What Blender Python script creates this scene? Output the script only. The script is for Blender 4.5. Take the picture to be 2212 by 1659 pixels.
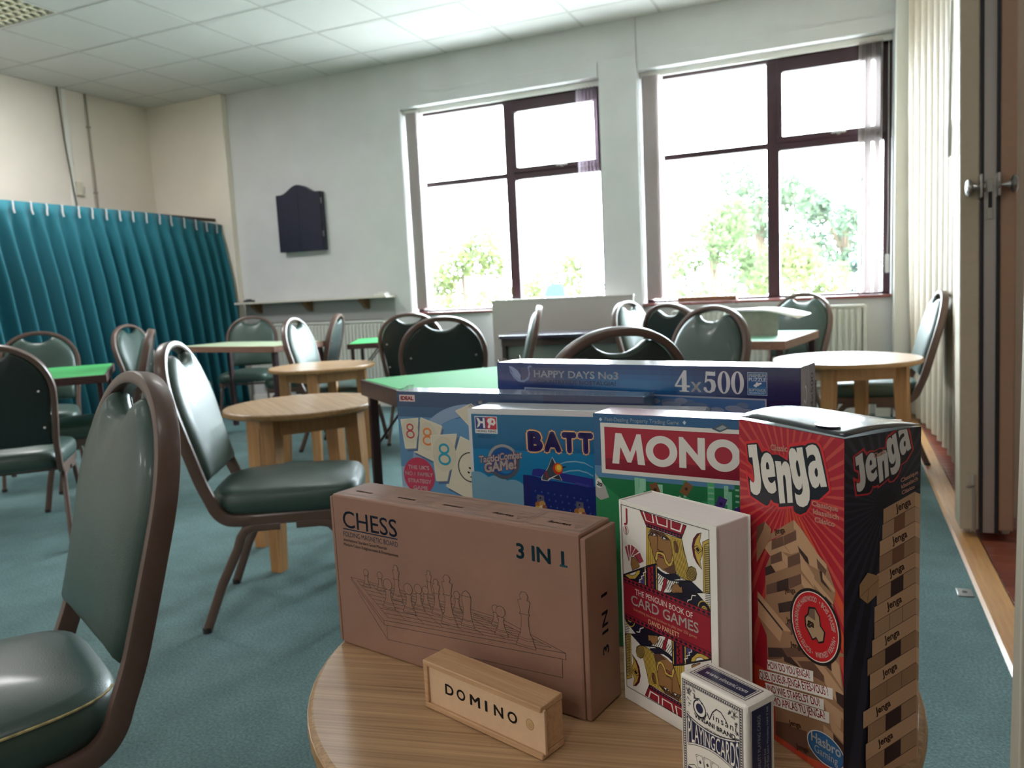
import bpy, bmesh, math, random
from math import sin, cos, pi, radians, hypot, atan2, sqrt
from mathutils import Vector, Matrix
from mathutils.geometry import tessellate_polygon
for _o in list(bpy.data.objects): bpy.data.objects.remove(_o)
SC = bpy.context.scene
COL = SC.collection
random.seed(7)

# ------------------------------------------------------------------ camera
cam = bpy.data.cameras.new('camera'); cam_ob = bpy.data.objects.new('camera', cam); COL.objects.link(cam_ob)
cam.sensor_fit = 'HORIZONTAL'; cam.sensor_width = 36.0; cam.lens = 1661/2212*36.0
cam.clip_start = 0.02; cam.clip_end = 300
_r = Vector((0.91895635, 0.39127795, -0.0492016)); _u = Vector((-0.00196281, 0.12929995, 0.99160359)); _f = Vector((-0.39435438, 0.91114384, -0.11958901))
cam_ob.matrix_world = Matrix(((_r.x, _u.x, -_f.x, 0), (_r.y, _u.y, -_f.y, 0), (_r.z, _u.z, -_f.z, 1.0), (0, 0, 0, 1)))
cam.dof.use_dof = True; cam.dof.focus_distance = 0.72; cam.dof.aperture_fstop = 11.0
SC.camera = cam_ob

# ------------------------------------------------------------------ world, lights, exposure
W = bpy.data.worlds.new('sky'); SC.world = W; W.use_nodes = True
_nt = W.node_tree; _nt.nodes.clear()
_bg = _nt.nodes.new('ShaderNodeBackground'); _wo = _nt.nodes.new('ShaderNodeOutputWorld')
_bg.inputs[0].default_value = (0.88, 0.94, 1.0, 1); _bg.inputs[1].default_value = 51.0      # bright even overcast
_nt.links.new(_bg.outputs[0], _wo.inputs[0])
SC.view_settings.view_transform = 'Standard'; SC.view_settings.look = 'None'
SC.view_settings.exposure = 0.0; SC.view_settings.gamma = 1.0
SC.view_settings.use_curve_mapping = False
SC.cycles.use_denoising = True
SC.cycles.max_bounces = 10; SC.cycles.diffuse_bounces = 5; SC.cycles.glossy_bounces = 4
SC.cycles.transparent_max_bounces = 24; SC.cycles.sample_clamp_indirect = 25.0

def light(name, typ, loc, energy, color=(1, 1, 1), rot=(0, 0, 0), **kw):
    l = bpy.data.lights.new(name, typ); l.energy = energy; l.color = color
    for k, v in kw.items(): setattr(l, k, v)
    o = bpy.data.objects.new(name, l); COL.objects.link(o); o.location = loc; o.rotation_euler = rot
    return o
_s = light('sun', 'SUN', (0, 20, 20), 17.0, (1.0, 0.95, 0.86), (radians(38), 0, radians(38)), angle=radians(2))   # high, behind the building
CEIL = 3.007
for _lx in (-5.152, -2.752, -0.352):                 # light of the panel in view, plus added fill lamps without fittings
    for _ly in (3.547, 0.547, -2.453):
        light('panel_and_fill_lamp', 'AREA', (_lx, _ly, CEIL - 0.03), ({-5.152: 56.0, -2.752: 13.0, -0.352: 2.0}[_lx] if _ly > 3 else {0.547: 5.5, -2.453: 25.0}[_ly]*(2.5 if _lx < -5 else 1.0)), (1.0, 0.985, 0.975), (0, 0, 0), shape='SQUARE', size=0.56)
light('panel_and_fill_lamp', 'AREA', (1.9, 2.5, CEIL - 0.03), 12.0, (1.0, 0.985, 0.975), (0, 0, 0), shape='SQUARE', size=0.56)  # added fill lamp for the next room, with no fitting
for _px, _w in ((-2.65, 1.75), (-0.56, 1.7), (1.75, 1.6)):      # portals: help sample the daylight through the windows
    _p = light('window_portal', 'AREA', (_px, 6.29, 1.72), 1.0, (1, 1, 1), (radians(-90), 0, 0), shape='RECTANGLE', size=_w, size_y=1.75)
    _p.data.cycles.is_portal = True

# ------------------------------------------------------------------ materials
def lin(c): return tuple(((v/12.92) if v <= 0.04045 else ((v+0.055)/1.055)**2.4) for v in c)
def rgb(r, g, b): return lin((r/255, g/255, b/255))
MATS = {}
def mat(name, col=(128, 128, 128), rough=0.5, metal=0.0, spec=0.5, noise=0.0, nscale=30.0, stretch=(1, 1, 1), bump=0.0, bscale=None, coat=0.0, sheen=0.0, detail=4.0, col2=None, trans=0.0):
    if name in MATS: return MATS[name]
    m = bpy.data.materials.new(name); m.use_nodes = True; nt = m.node_tree
    b = nt.nodes['Principled BSDF']
    c = rgb(*col)
    b.inputs['Base Color'].default_value = (*c, 1); b.inputs['Roughness'].default_value = rough
    b.inputs['Metallic'].default_value = metal; b.inputs['Specular IOR Level'].default_value = spec
    b.inputs['Coat Weight'].default_value = coat; b.inputs['Coat Roughness'].default_value = 0.12
    b.inputs['Sheen Weight'].default_value = sheen
    if noise or bump or col2:
        tc = nt.nodes.new('ShaderNodeTexCoord'); mp = nt.nodes.new('ShaderNodeMapping')
        mp.inputs['Scale'].default_value = stretch
        nt.links.new(tc.outputs['Object'], mp.inputs[0])
        nz = nt.nodes.new('ShaderNodeTexNoise'); nz.inputs['Scale'].default_value = nscale; nz.inputs['Detail'].default_value = detail
        nt.links.new(mp.outputs[0], nz.inputs['Vector'])
        if noise or col2:
            mx = nt.nodes.new('ShaderNodeMix'); mx.data_type = 'RGBA'
            c2 = rgb(*col2) if col2 else tuple(v*(1-noise) for v in c)
            c1 = c if col2 else tuple(min(1, v*(1+noise*0.6)) for v in c)
            mr = nt.nodes.new('ShaderNodeMapRange'); mr.inputs[1].default_value = 0.3; mr.inputs[2].default_value = 0.7
            nt.links.new(nz.outputs['Fac'], mr.inputs[0]); nt.links.new(mr.outputs[0], mx.inputs['Factor'])
            mx.inputs['A'].default_value = (*c2, 1); mx.inputs['B'].default_value = (*c1, 1)
            nt.links.new(mx.outputs['Result'], b.inputs['Base Color'])
        if bump:
            bp = nt.nodes.new('ShaderNodeBump'); bp.inputs['Strength'].default_value = bump; bp.inputs['Distance'].default_value = 0.004
            src = nz
            if bscale:
                src = nt.nodes.new('ShaderNodeTexNoise'); src.inputs['Scale'].default_value = bscale; src.inputs['Detail'].default_value = 3
                nt.links.new(mp.outputs[0], src.inputs['Vector'])
            nt.links.new(src.outputs['Fac'], bp.inputs['Height']); nt.links.new(bp.outputs[0], b.inputs['Normal'])
    MATS[name] = m; return m

def print_mat(name, rough=0.35, coat=0.0):
    if name in MATS: return MATS[name]
    m = bpy.data.materials.new(name); m.use_nodes = True; nt = m.node_tree; b = nt.nodes['Principled BSDF']
    a = nt.nodes.new('ShaderNodeAttribute'); a.attribute_name = 'ink'; a.attribute_type = 'GEOMETRY'
    nt.links.new(a.outputs['Color'], b.inputs['Base Color']); b.inputs['Roughness'].default_value = rough
    b.inputs['Coat Weight'].default_value = coat; b.inputs['Coat Roughness'].default_value = 0.1
    MATS[name] = m; return m

def glass_mat(name, tint=(245, 250, 250), refl=0.08):
    m = bpy.data.materials.new(name); m.use_nodes = True; nt = m.node_tree; nt.nodes.clear()
    o = nt.nodes.new('ShaderNodeOutputMaterial'); mx = nt.nodes.new('ShaderNodeMixShader'); t = nt.nodes.new('ShaderNodeBsdfTransparent'); g = nt.nodes.new('ShaderNodeBsdfGlossy')
    t.inputs[0].default_value = (*rgb(*tint), 1); g.inputs['Roughness'].default_value = 0.02; mx.inputs[0].default_value = refl
    nt.links.new(t.outputs[0], mx.inputs[1]); nt.links.new(g.outputs[0], mx.inputs[2]); nt.links.new(mx.outputs[0], o.inputs[0]); return m

def cloth_mat(name, col, tr=0.35, rough=0.9):
    m = bpy.data.materials.new(name); m.use_nodes = True; nt = m.node_tree; nt.nodes.clear()
    o = nt.nodes.new('ShaderNodeOutputMaterial'); mx = nt.nodes.new('ShaderNodeMixShader'); d = nt.nodes.new('ShaderNodeBsdfDiffuse'); t = nt.nodes.new('ShaderNodeBsdfTranslucent')
    c = rgb(*col); d.inputs[0].default_value = (*c, 1); t.inputs[0].default_value = (*c, 1); mx.inputs[0].default_value = tr
    nt.links.new(d.outputs[0], mx.inputs[1]); nt.links.new(t.outputs[0], mx.inputs[2]); nt.links.new(mx.outputs[0], o.inputs[0]); return m

def wood_mat(name, a, b, rough=0.4, axis=0, scale=7.0, coat=0.0, stretch=18.0):
    """laminate / timber: growth-ring streaks running along one object axis"""
    m = bpy.data.materials.new(name); m.use_nodes = True; nt = m.node_tree; bs = nt.nodes['Principled BSDF']
    tc = nt.nodes.new('ShaderNodeTexCoord'); mp = nt.nodes.new('ShaderNodeMapping')
    s = [stretch]*3; s[axis] = 1.0; mp.inputs['Scale'].default_value = s
    nz = nt.nodes.new('ShaderNodeTexNoise'); nz.inputs['Scale'].default_value = scale; nz.inputs['Detail'].default_value = 6; nz.inputs['Roughness'].default_value = 0.65
    n2 = nt.nodes.new('ShaderNodeTexNoise'); n2.inputs['Scale'].default_value = scale*0.35; n2.inputs['Detail'].default_value = 2
    cr = nt.nodes.new('ShaderNodeValToRGB'); cr.color_ramp.elements[0].position = 0.33; cr.color_ramp.elements[1].position = 0.66
    cr.color_ramp.elements[0].color = (*rgb(*b), 1); cr.color_ramp.elements[1].color = (*rgb(*a), 1)
    ad = nt.nodes.new('ShaderNodeMath'); ad.operation = 'MULTIPLY_ADD'; ad.inputs[1].default_value = 0.65
    sc = nt.nodes.new('ShaderNodeMath'); sc.operation = 'MULTIPLY'; sc.inputs[1].default_value = 0.35
    nt.links.new(tc.outputs['Object'], mp.inputs[0]); nt.links.new(mp.outputs[0], nz.inputs['Vector']); nt.links.new(mp.outputs[0], n2.inputs['Vector'])
    nt.links.new(n2.outputs['Fac'], sc.inputs[0]); nt.links.new(nz.outputs['Fac'], ad.inputs[0]); nt.links.new(sc.outputs[0], ad.inputs[2])
    nt.links.new(ad.outputs[0], cr.inputs[0]); nt.links.new(cr.outputs[0], bs.inputs['Base Color'])
    bs.inputs['Roughness'].default_value = rough; bs.inputs['Coat Weight'].default_value = coat; bs.inputs['Coat Roughness'].default_value = 0.2
    MATS[name] = m; return m

# ------------------------------------------------------------------ mesh helpers
class MB:
    def __init__(s): s.v = []; s.f = []; s.m = []; s.sm = []
    def add(s, vs, fs, mi=0, smooth=False):
        o = len(s.v); s.v += [tuple(p) for p in vs]
        for f in fs: s.f.append([i+o for i in f]); s.m.append(mi); s.sm.append(smooth)
        return s
    def box(s, x0, x1, y0, y1, z0, z1, mi=0, M=None):
        vs = [Vector((x, y, z)) for z in (z0, z1) for y in (y0, y1) for x in (x0, x1)]
        if M is not None: vs = [M @ v for v in vs]
        return s.add(vs, [(0, 2, 3, 1), (4, 5, 7, 6), (0, 1, 5, 4), (2, 6, 7, 3), (0, 4, 6, 2), (1, 3, 7, 5)], mi)
    def rbox(s, x0, x1, y0, y1, z0, z1, r=0.003, seg=2, mi=0, M=None):
        bm = bmesh.new(); bmesh.ops.create_cube(bm, size=1.0)
        for v in bm.verts: v.co = Vector(((x0+x1)/2+v.co.x*(x1-x0), (y0+y1)/2+v.co.y*(y1-y0), (z0+z1)/2+v.co.z*(z1-z0)))
        bmesh.ops.bevel(bm, geom=bm.edges[:], offset=r, segments=seg, affect='EDGES', profile=0.5)
        s.addbm(bm, mi, M, True); bm.free(); return s
    def addbm(s, bm, mi=0, M=None, smooth=False):
        bm.verts.index_update(); vs = [(M @ v.co) if M is not None else v.co.copy() for v in bm.verts]
        s.add(vs, [[v.index for v in f.verts] for f in bm.faces], mi, smooth)
    def tube(s, path, sec, mi=0, closed=False, up=None, smooth=True, caps=True):
        """sweep a cross-section [(a,b),..] along a path (parallel transport)"""
        P = [Vector(p) for p in path]; n = len(P); k = len(sec); vs = []
        T = []
        for i in range(n):
            a = P[(i-1) % n] if (closed or i > 0) else P[0]; b = P[(i+1) % n] if (closed or i < n-1) else P[-1]
            T.append((b-a).normalized())
        N = Vector(up) if up else Vector((0, 0, 1)) if abs(T[0].z) < 0.9 else Vector((1, 0, 0))
        N = (N - T[0]*N.dot(T[0])).normalized()
        for i in range(n):
            N = (N - T[i]*N.dot(T[i])).normalized(); B = T[i].cross(N)
            vs += [P[i] + N*a + B*b for a, b in sec]
        fs = []
        for i in range(n if closed else n-1):
            j = (i+1) % n
            for q in range(k): fs.append((i*k+q, i*k+(q+1) % k, j*k+(q+1) % k, j*k+q))
        if not closed and caps: fs += [tuple(range(k-1, -1, -1)), tuple(range((n-1)*k, n*k))]
        return s.add(vs, fs, mi, smooth)
    def lathe(s, prof, mi=0, n=24, M=None, smooth=True):
        vs = []; fs = []; k = len(prof)
        for i in range(n):
            a = 2*pi*i/n
            for r, z in prof:
                v = Vector((r*cos(a), r*sin(a), z)); vs.append(M @ v if M is not None else v)
        for i in range(n):
            j = (i+1) % n
            for q in range(k-1): fs.append((i*k+q, j*k+q, j*k+q+1, i*k+q+1))
        fs.append(tuple(i*k for i in range(n-1, -1, -1))); fs.append(tuple(i*k+k-1 for i in range(n)))
        return s.add(vs, fs, mi, smooth)
    def prism(s, out, z0, z1, mi=0, M=None):
        n = len(out); vs = [Vector((x, y, z)) for z in (z0, z1) for x, y in out]
        if M is not None: vs = [M @ v for v in vs]
        return s.add(vs, [tuple(range(n-1, -1, -1)), tuple(range(n, 2*n))] + [(i, (i+1) % n, n+(i+1) % n, n+i) for i in range(n)], mi)
    def rings(s, rings, mi=0, smooth=True, cap0=True, cap1=True):
        k = len(rings[0]); vs = [p for r in rings for p in r]; fs = []
        for i in range(len(rings)-1):
            for q in range(k): fs.append((i*k+q, i*k+(q+1) % k, (i+1)*k+(q+1) % k, (i+1)*k+q))
        if cap0: fs.append(tuple(range(k-1, -1, -1)))
        if cap1: fs.append(tuple(range((len(rings)-1)*k, len(rings)*k)))
        return s.add(vs, fs, mi, smooth)
    def build(s, name, mats, parent=None, loc=None, rotz=0.0, auto=True):
        me = bpy.data.meshes.new(name); me.from_pydata(s.v, [], s.f)
        mats = mats if isinstance(mats, (list, tuple)) else [mats]
        for m in mats: me.materials.append(m)
        me.polygons.foreach_set('material_index', s.m); me.polygons.foreach_set('use_smooth', s.sm)
        me.update()
        if auto and any(s.sm):
            me.set_sharp_from_angle(angle=radians(38))
            for p in me.polygons:
                if p.use_smooth and max(abs(c) for c in p.normal) > 0.9999: p.use_smooth = False   # flat faces stay flat
        o = bpy.data.objects.new(name, me); COL.objects.link(o)
        if parent is not None: o.parent = parent
        if loc is not None: o.location = loc
        o.rotation_euler = (0, 0, rotz)
        return o

def circ(r, n=10, rb=None): rb = rb or r; return [(r*cos(2*pi*i/n), rb*sin(2*pi*i/n)) for i in range(n)]
def rrect(a, b, r, n=3):
    o = []
    for cx, cy, s in ((a-r, b-r, 0), (-a+r, b-r, pi/2), (-a+r, -b+r, pi), (a-r, -b+r, 3*pi/2)):
        for i in range(n+1): t = s+pi/2*i/n; o.append((cx+r*cos(t), cy+r*sin(t)))
    return o
def arc(c, r, a0, a1, n): return [(c[0]+r*cos(a0+(a1-a0)*i/n), c[1]+r*sin(a0+(a1-a0)*i/n)) for i in range(n+1)]
def thing(name, label, cat, loc=(0, 0, 0), rotz=0.0, group=None):
    o = bpy.data.objects.new(name, None); COL.objects.link(o); o.empty_display_size = 0.1
    o.location = loc; o.rotation_euler = (0, 0, rotz); o['label'] = label; o['category'] = cat
    if group: o['group'] = group
    return o
def tag(o, label, cat, group=None):
    o['label'] = label; o['category'] = cat
    if group: o['group'] = group
    return o
def struct(o): o['kind'] = 'structure'; return o
def copy_tree(o, parent=None):
    c = o.copy(); COL.objects.link(c)
    if parent is not None: c.parent = parent
    for ch in list(o.children): copy_tree(ch, c)
    return c

# ------------------------------------------------------------------ flat print on a face (mm, x right, y up)
_font_cache = {}
def text_tris(s, bold=0.0, space=1.0):
    key = (s, bold, space)
    if key in _font_cache: return _font_cache[key]
    if bold:
        base = text_tris(s, 0.0, space); n = 8 if bold > 0.025 else 6; out = []
        for k in range(n):
            dx, dy = bold*cos(2*pi*k/n), bold*sin(2*pi*k/n); out += [tuple((p[0]+dx, p[1]+dy) for p in t) for t in base]
        _font_cache[key] = out+base; return _font_cache[key]
    cu = bpy.data.curves.new('t', 'FONT'); cu.body = s; cu.resolution_u = 3; cu.space_character = space
    ob = bpy.data.objects.new('t', cu); COL.objects.link(ob)
    dg = bpy.context.evaluated_depsgraph_get(); dg.update()
    me = bpy.data.meshes.new_from_object(ob.evaluated_get(dg)); me.calc_loop_triangles()
    vs = [(v.co.x, v.co.y) for v in me.vertices]; tr = [tuple(vs[i] for i in t.vertices) for t in me.loop_triangles]
    bpy.data.objects.remove(ob); bpy.data.curves.remove(cu); bpy.data.meshes.remove(me)
    _font_cache[key] = tr; return tr
def clip(poly, w, h):
    for ax, lim, sg in ((0, 0, 1), (0, w, -1), (1, 0, 1), (1, h, -1)):
        out = []; n = len(poly)
        for i in range(n):
            a = poly[i]; b = poly[(i+1) % n]; da = (a[ax]-lim)*sg; db = (b[ax]-lim)*sg
            if da >= 0: out.append(a)
            if (da >= 0) != (db >= 0):
                t = da/(da-db); out.append((a[0]+(b[0]-a[0])*t, a[1]+(b[1]-a[1])*t))
        poly = out
        if not poly: return []
    return poly
class Art:
    STEP = 0.008
    def __init__(s, w, h): s.w = w; s.h = h; s.parts = {}; s.cells = []; s.part = 'front_print'; s.xf = None
    def tris(s, tr, col):
        if s.xf: tr = [tuple(s.xf(*p) for p in t) for t in tr]
        ps = []
        for t in tr:
            if any(p[0] < 0 or p[0] > s.w or p[1] < 0 or p[1] > s.h for p in t): t = clip(list(t), s.w, s.h)
            if len(t) >= 3: ps.append(t)
        if not ps: return s
        xs = [p[0] for t in ps for p in t]; ys = [p[1] for t in ps for p in t]; bb = (min(xs), min(ys), max(xs), max(ys))
        lv = 1
        for b, l in s.cells:
            if l >= lv and not (b[0] > bb[2] or b[2] < bb[0] or b[1] > bb[3] or b[3] < bb[1]): lv = l+1
        s.cells.append((bb, lv)); c = (*rgb(*col), 1.0)
        P = s.parts.setdefault(s.part, ([], [], []))
        for t in ps:
            o = len(P[0]); P[0].extend((p[0], p[1], lv*s.STEP) for p in t); idx = list(range(o, o+len(t)))
            ar = sum(t[i][0]*t[(i+1) % len(t)][1]-t[(i+1) % len(t)][0]*t[i][1] for i in range(len(t)))
            P[1].append(idx if ar > 0 else idx[::-1]); P[2].append(c)
        return s
    def poly(s, pts, col, holes=()):
        loops = [[Vector((x, y, 0)) for x, y in l] for l in [pts, *holes]]; flat = [p for l in loops for p in l]
        return s.tris([tuple((flat[i].x, flat[i].y) for i in t) for t in tessellate_polygon(loops)], col)
    def rect(s, x0, y0, x1, y1, col): return s.poly([(x0, y0), (x1, y0), (x1, y1), (x0, y1)], col)
    def frame(s, x0, y0, x1, y1, t, col):
        return s.tris([q for a, b, c, d in ((x0, y0, x1, y0+t), (x0, y1-t, x1, y1), (x0, y0+t, x0+t, y1-t), (x1-t, y0+t, x1, y1-t)) for q in (((a, b), (c, b), (c, d)), ((a, b), (c, d), (a, d)))], col)
    def ell(s, cx, cy, rx, ry, col, n=28): return s.poly([(cx+rx*cos(2*pi*i/n), cy+ry*sin(2*pi*i/n)) for i in range(n)], col)
    def ring(s, cx, cy, rx, ry, t, col, a0=0, a1=360, n=32, ty=None):
        ty = t if ty is None else ty; tr = []
        for i in range(n):
            a = radians(a0+(a1-a0)*i/n); b = radians(a0+(a1-a0)*(i+1)/n)
            p = [(cx+rx*cos(a), cy+ry*sin(a)), (cx+rx*cos(b), cy+ry*sin(b)), (cx+(rx-t)*cos(b), cy+(ry-ty)*sin(b)), (cx+(rx-t)*cos(a), cy+(ry-ty)*sin(a))]
            tr += [(p[0], p[1], p[2]), (p[0], p[2], p[3])]
        return s.tris(tr, col)
    def line(s, pts, w, col, closed=False):
        tr = []; n = len(pts)
        for i in range(n if closed else n-1):
            a = pts[i]; b = pts[(i+1) % n]; dx, dy = b[0]-a[0], b[1]-a[1]; L = hypot(dx, dy) or 1; nx, ny = -dy/L*w/2, dx/L*w/2; ex, ey = dx/L*w*0.35, dy/L*w*0.35
            p = [(a[0]+nx-ex, a[1]+ny-ey), (a[0]-nx-ex, a[1]-ny-ey), (b[0]-nx+ex, b[1]-ny+ey), (b[0]+nx+ex, b[1]+ny+ey)]
            tr += [(p[0], p[1], p[2]), (p[0], p[2], p[3])]
        return s.tris(tr, col)
    def text(s, t, x0, x1, y, h, col, bold=0.0, ang=0.0, shear=0.0, warp=None, space=1.0, grow=0.0):
        """fit a line of lettering: left x0, right x1, baseline y, capital height h"""
        tr = text_tris(t, bold+grow, space); ref = text_tris(t, bold, space); cap = text_tris('H', bold)
        bx0 = min(p[0] for q in ref for p in q); bx1 = max(p[0] for q in ref for p in q); ch = max(p[1] for q in cap for p in q); c0 = min(p[1] for q in cap for p in q)
        sx = (x1-x0)/(bx1-bx0); sy = h/(ch-c0); ca, sa = cos(radians(ang)), sin(radians(ang))
        def X(p):
            u = (p[0]-bx0)*sx; v = (p[1]-c0)*sy; u += v*shear
            if warp: return warp(u/(x1-x0), v/h)
            return (x0+u*ca-v*sa, y+u*sa+v*ca)
        return s.tris([tuple(X(p) for p in q) for q in tr], col)
    def build(s, parent, M, material, labels=None):
        for nm, (vs, fs, cs) in s.parts.items():
            nm = nm.split('#')[0]; me = bpy.data.meshes.new(nm); me.from_pydata([M @ (Vector(v)*0.001) for v in vs], [], fs); me.materials.append(material)
            at = me.attributes.new('ink', 'FLOAT_COLOR', 'FACE')
            at.data.foreach_set('color', [x for c in cs for x in c])
            o = bpy.data.objects.new(nm, me); COL.objects.link(o); o.parent = parent
            if labels and nm in labels: o['label'] = labels[nm]
def face_m(origin, xdir, ydir):
    x = Vector(xdir).normalized(); y = Vector(ydir).normalized(); z = x.cross(y); o = Vector(origin)
    return Matrix(((x.x, y.x, z.x, o.x), (x.y, y.y, z.y, o.y), (x.z, y.z, z.z, o.z), (0, 0, 0, 1)))
# ================================================================== ROOM
M_wall = mat('painted_blockwork', (204, 204, 204), 0.75, noise=0.05, nscale=3.0, bump=0.15, bscale=160)
M_cream = mat('cream_wall', (222, 213, 200), 0.8, noise=0.04, nscale=2.5, bump=0.1, bscale=160)
M_white = mat('white_paint', (220, 219, 212), 0.45)
M_tile = mat('ceiling_tile', (206, 206, 202), 0.95, noise=0.09, nscale=260, bump=0.35, bscale=240)
M_bar = mat('grid_bar', (178, 178, 174), 0.6)
M_plum = mat('plum_frame', (56, 27, 38), 0.35, noise=0.1, nscale=8)
M_sill = mat('plum_sill', (122, 66, 62), 0.22, noise=0.15, nscale=6, coat=0.3)
M_glass = glass_mat('window_glass')
M_slat = cloth_mat('blind_fabric', (206, 197, 196), 0.3)
M_metal = mat('brushed_metal', (170, 168, 165), 0.3, 0.9)
M_dark = mat('black_rubber', (24, 24, 28), 0.6)

# blockwork joints drawn in the wall's own relief (thick paint over blocks)
_nt = M_wall.node_tree; _b = _nt.nodes['Principled BSDF']
_bk = _nt.nodes.new('ShaderNodeTexBrick'); _bk.inputs['Scale'].default_value = 1.0; _bk.inputs['Mortar Size'].default_value = 0.004
_bk.inputs['Brick Width'].default_value = 0.45; _bk.inputs['Row Height'].default_value = 0.225; _bk.inputs['Mortar Smooth'].default_value = 1.0
_tc = _nt.nodes.new('ShaderNodeTexCoord'); _mp = _nt.nodes.new('ShaderNodeMapping'); _mp.inputs['Rotation'].default_value = (radians(-90), 0, 0)
_nt.links.new(_tc.outputs['Object'], _mp.inputs[0]); _nt.links.new(_mp.outputs[0], _bk.inputs['Vector'])
_bp = _nt.nodes.new('ShaderNodeBump'); _bp.inputs['Strength'].default_value = 0.25; _bp.inputs['Distance'].default_value = 0.004; _bp.invert = True
_old = _b.inputs['Normal'].links[0].from_socket
_nt.links.new(_bk.outputs['Fac'], _bp.inputs['Height']); _nt.links.new(_old, _bp.inputs['Normal']); _nt.links.new(_bp.outputs[0], _b.inputs['Normal'])

XL, XR, YB, YW, TH = -6.46, 3.6, -3.6, 6.024, 0.28
WIN = [(-3.55, -1.75, 0.83, 2.62), (-1.44, 0.315, 0.83, 2.62), (0.95, 2.6, 0.83, 2.62)]

# carpet: green-blue short pile
M_carpet = mat('carpet', (107, 130, 131), 1.0, spec=0.1, noise=0.42, nscale=150, bump=1.0, bscale=260, sheen=0.2, detail=6)
_nt = M_carpet.node_tree; _b = _nt.nodes['Principled BSDF']
_b.inputs['Sheen Tint'].default_value = (*rgb(130, 168, 166), 1)
_n2 = _nt.nodes.new('ShaderNodeTexNoise'); _n2.inputs['Scale'].default_value = 7; _n2.inputs['Detail'].default_value = 5
_tc = _nt.nodes.new('ShaderNodeTexCoord'); _nt.links.new(_tc.outputs['Object'], _n2.inputs['Vector'])
_mx = _nt.nodes.new('ShaderNodeMix'); _mx.data_type = 'RGBA'; _mx.blend_type = 'MULTIPLY'; _mx.inputs['Factor'].default_value = 0.5
_cr = _nt.nodes.new('ShaderNodeValToRGB'); _cr.color_ramp.elements[0].position = 0.35; _cr.color_ramp.elements[0].color = (0.6, 0.62, 0.62, 1); _cr.color_ramp.elements[1].position = 0.65
_src = _b.inputs['Base Color'].links[0].from_socket
_nt.links.new(_n2.outputs['Fac'], _cr.inputs[0]); _nt.links.new(_src, _mx.inputs['A']); _nt.links.new(_cr.outputs[0], _mx.inputs['B']); _nt.links.new(_mx.outputs['Result'], _b.inputs['Base Color'])
struct(MB().box(XL, 0.425, YB, YW, -0.1, 0.0).build('floor', M_carpet))
M_parq = mat('parquet_bed', (58, 28, 22), 0.5)
fl2 = struct(MB().box(0.425, XR, YB, YW, -0.1, -0.004).build('floor', M_parq))
# parquet blocks where the photograph shows them (the rest of that floor keeps to the same bond further out)
PW = [wood_mat('parquet_%d' % i, a, b, 0.28, axis=0, scale=9, coat=0.25) for i, (a, b) in enumerate([((142, 72, 52), (104, 48, 36)), ((126, 60, 46), (90, 42, 34)), ((154, 84, 60), (118, 58, 42))])]
_bmesh = []
for w in PW:
    o = MB().rbox(-0.15, 0.15, -0.0375, 0.0375, 0, 0.008, 0.0012, 1).build('parquet_block', w, fl2); _bmesh.append(o.data); bpy.data.objects.remove(o)
_n = 0
for i in range(4):
    for j in range(60):
        y = 1.62+j*0.0765; x = 0.47+0.153+i*0.3065
        if y > 5.95: continue
        if i == 3 and j % 2: continue
        o = bpy.data.objects.new('parquet_block', random.choice(_bmesh)); COL.objects.link(o); o.parent = fl2; o.location = (x, y, -0.0055); _n += 1
M_oak = wood_mat('oak_strip', (196, 148, 92), (158, 108, 62), 0.35, axis=1, scale=5, coat=0.2)
struct(MB().prism([(0.385, 0), (0.395, 0.006), (0.465, 0.009), (0.472, 0.0)], -YW+0.005, 3.0, M=Matrix(((1, 0, 0, 0), (0, 0, -1, 0), (0, 1, 0, 0.0005), (0, 0, 0, 1)))).build('trim_1', M_oak))

# walls --------------------------------------------------------------
wb = MB(); xs = [XL-0.3]
for (a, b, c, d) in WIN:
    wb.box(xs[-1], a, YW, YW+TH, -0.1, CEIL+0.3); wb.box(a, b, YW, YW+TH, -0.1, c); wb.box(a, b, YW, YW+TH, d, CEIL+0.3); xs.append(b)
wb.box(xs[-1], XR+0.3, YW, YW+TH, -0.1, CEIL+0.3)
struct(wb.build('wall_back', M_wall))
struct(MB().box(XL-0.28, XL, YB, YW, -0.1, CEIL+0.3).build('wall_left', M_cream))
struct(MB().box(XR, XR+0.28, YB, YW, -0.1, CEIL+0.3).build('wall_right', M_cream))
struct(MB().box(XL-0.28, XR+0.28, YB-0.28, YB, -0.1, CEIL+0.3).build('wall_front', M_cream))
struct(MB().rbox(-5.68, -5.46, 5.955, YW, 0, CEIL, 0.004).build('trim_2', M_cream))                 # pilaster beside the alcove
struct(MB().box(XL, -5.68, 5.985, YW, 0, CEIL).build('trim_3', M_cream))                           # alcove end, warm cream
struct(MB().rbox(-1.742, -1.442, 5.998, YW, 0, 2.725, 0.003).build('trim_4', M_wall))               # pier between the windows
struct(MB().rbox(-3.585, -1.75, 6.012, YW, 2.622, 2.735, 0.003).build('trim_5', M_wall))            # lintel facings
struct(MB().rbox(-1.436, 0.33, 6.012, YW, 2.622, 2.72, 0.003).build('trim_6', M_wall))
struct(MB().box(-1.4455, -1.4425, 6.018, YW, 2.72, CEIL).build('trim_7', mat('joint_shadow', (150, 150, 145), 0.8)))
struct(MB().rbox(0.325, 0.425, 5.90, YW, 0, CEIL, 0.004).build('trim_8', M_white))                  # jamb board of the folding partition
struct(MB().rbox(-5.46, 0.325, 6.004, YW, 0, 0.1, 0.004).build('baseboard_back', M_white))
struct(MB().rbox(XL, XL+0.018, YB, 5.985, 0, 0.1, 0.004).build('baseboard_left', M_white))

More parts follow.
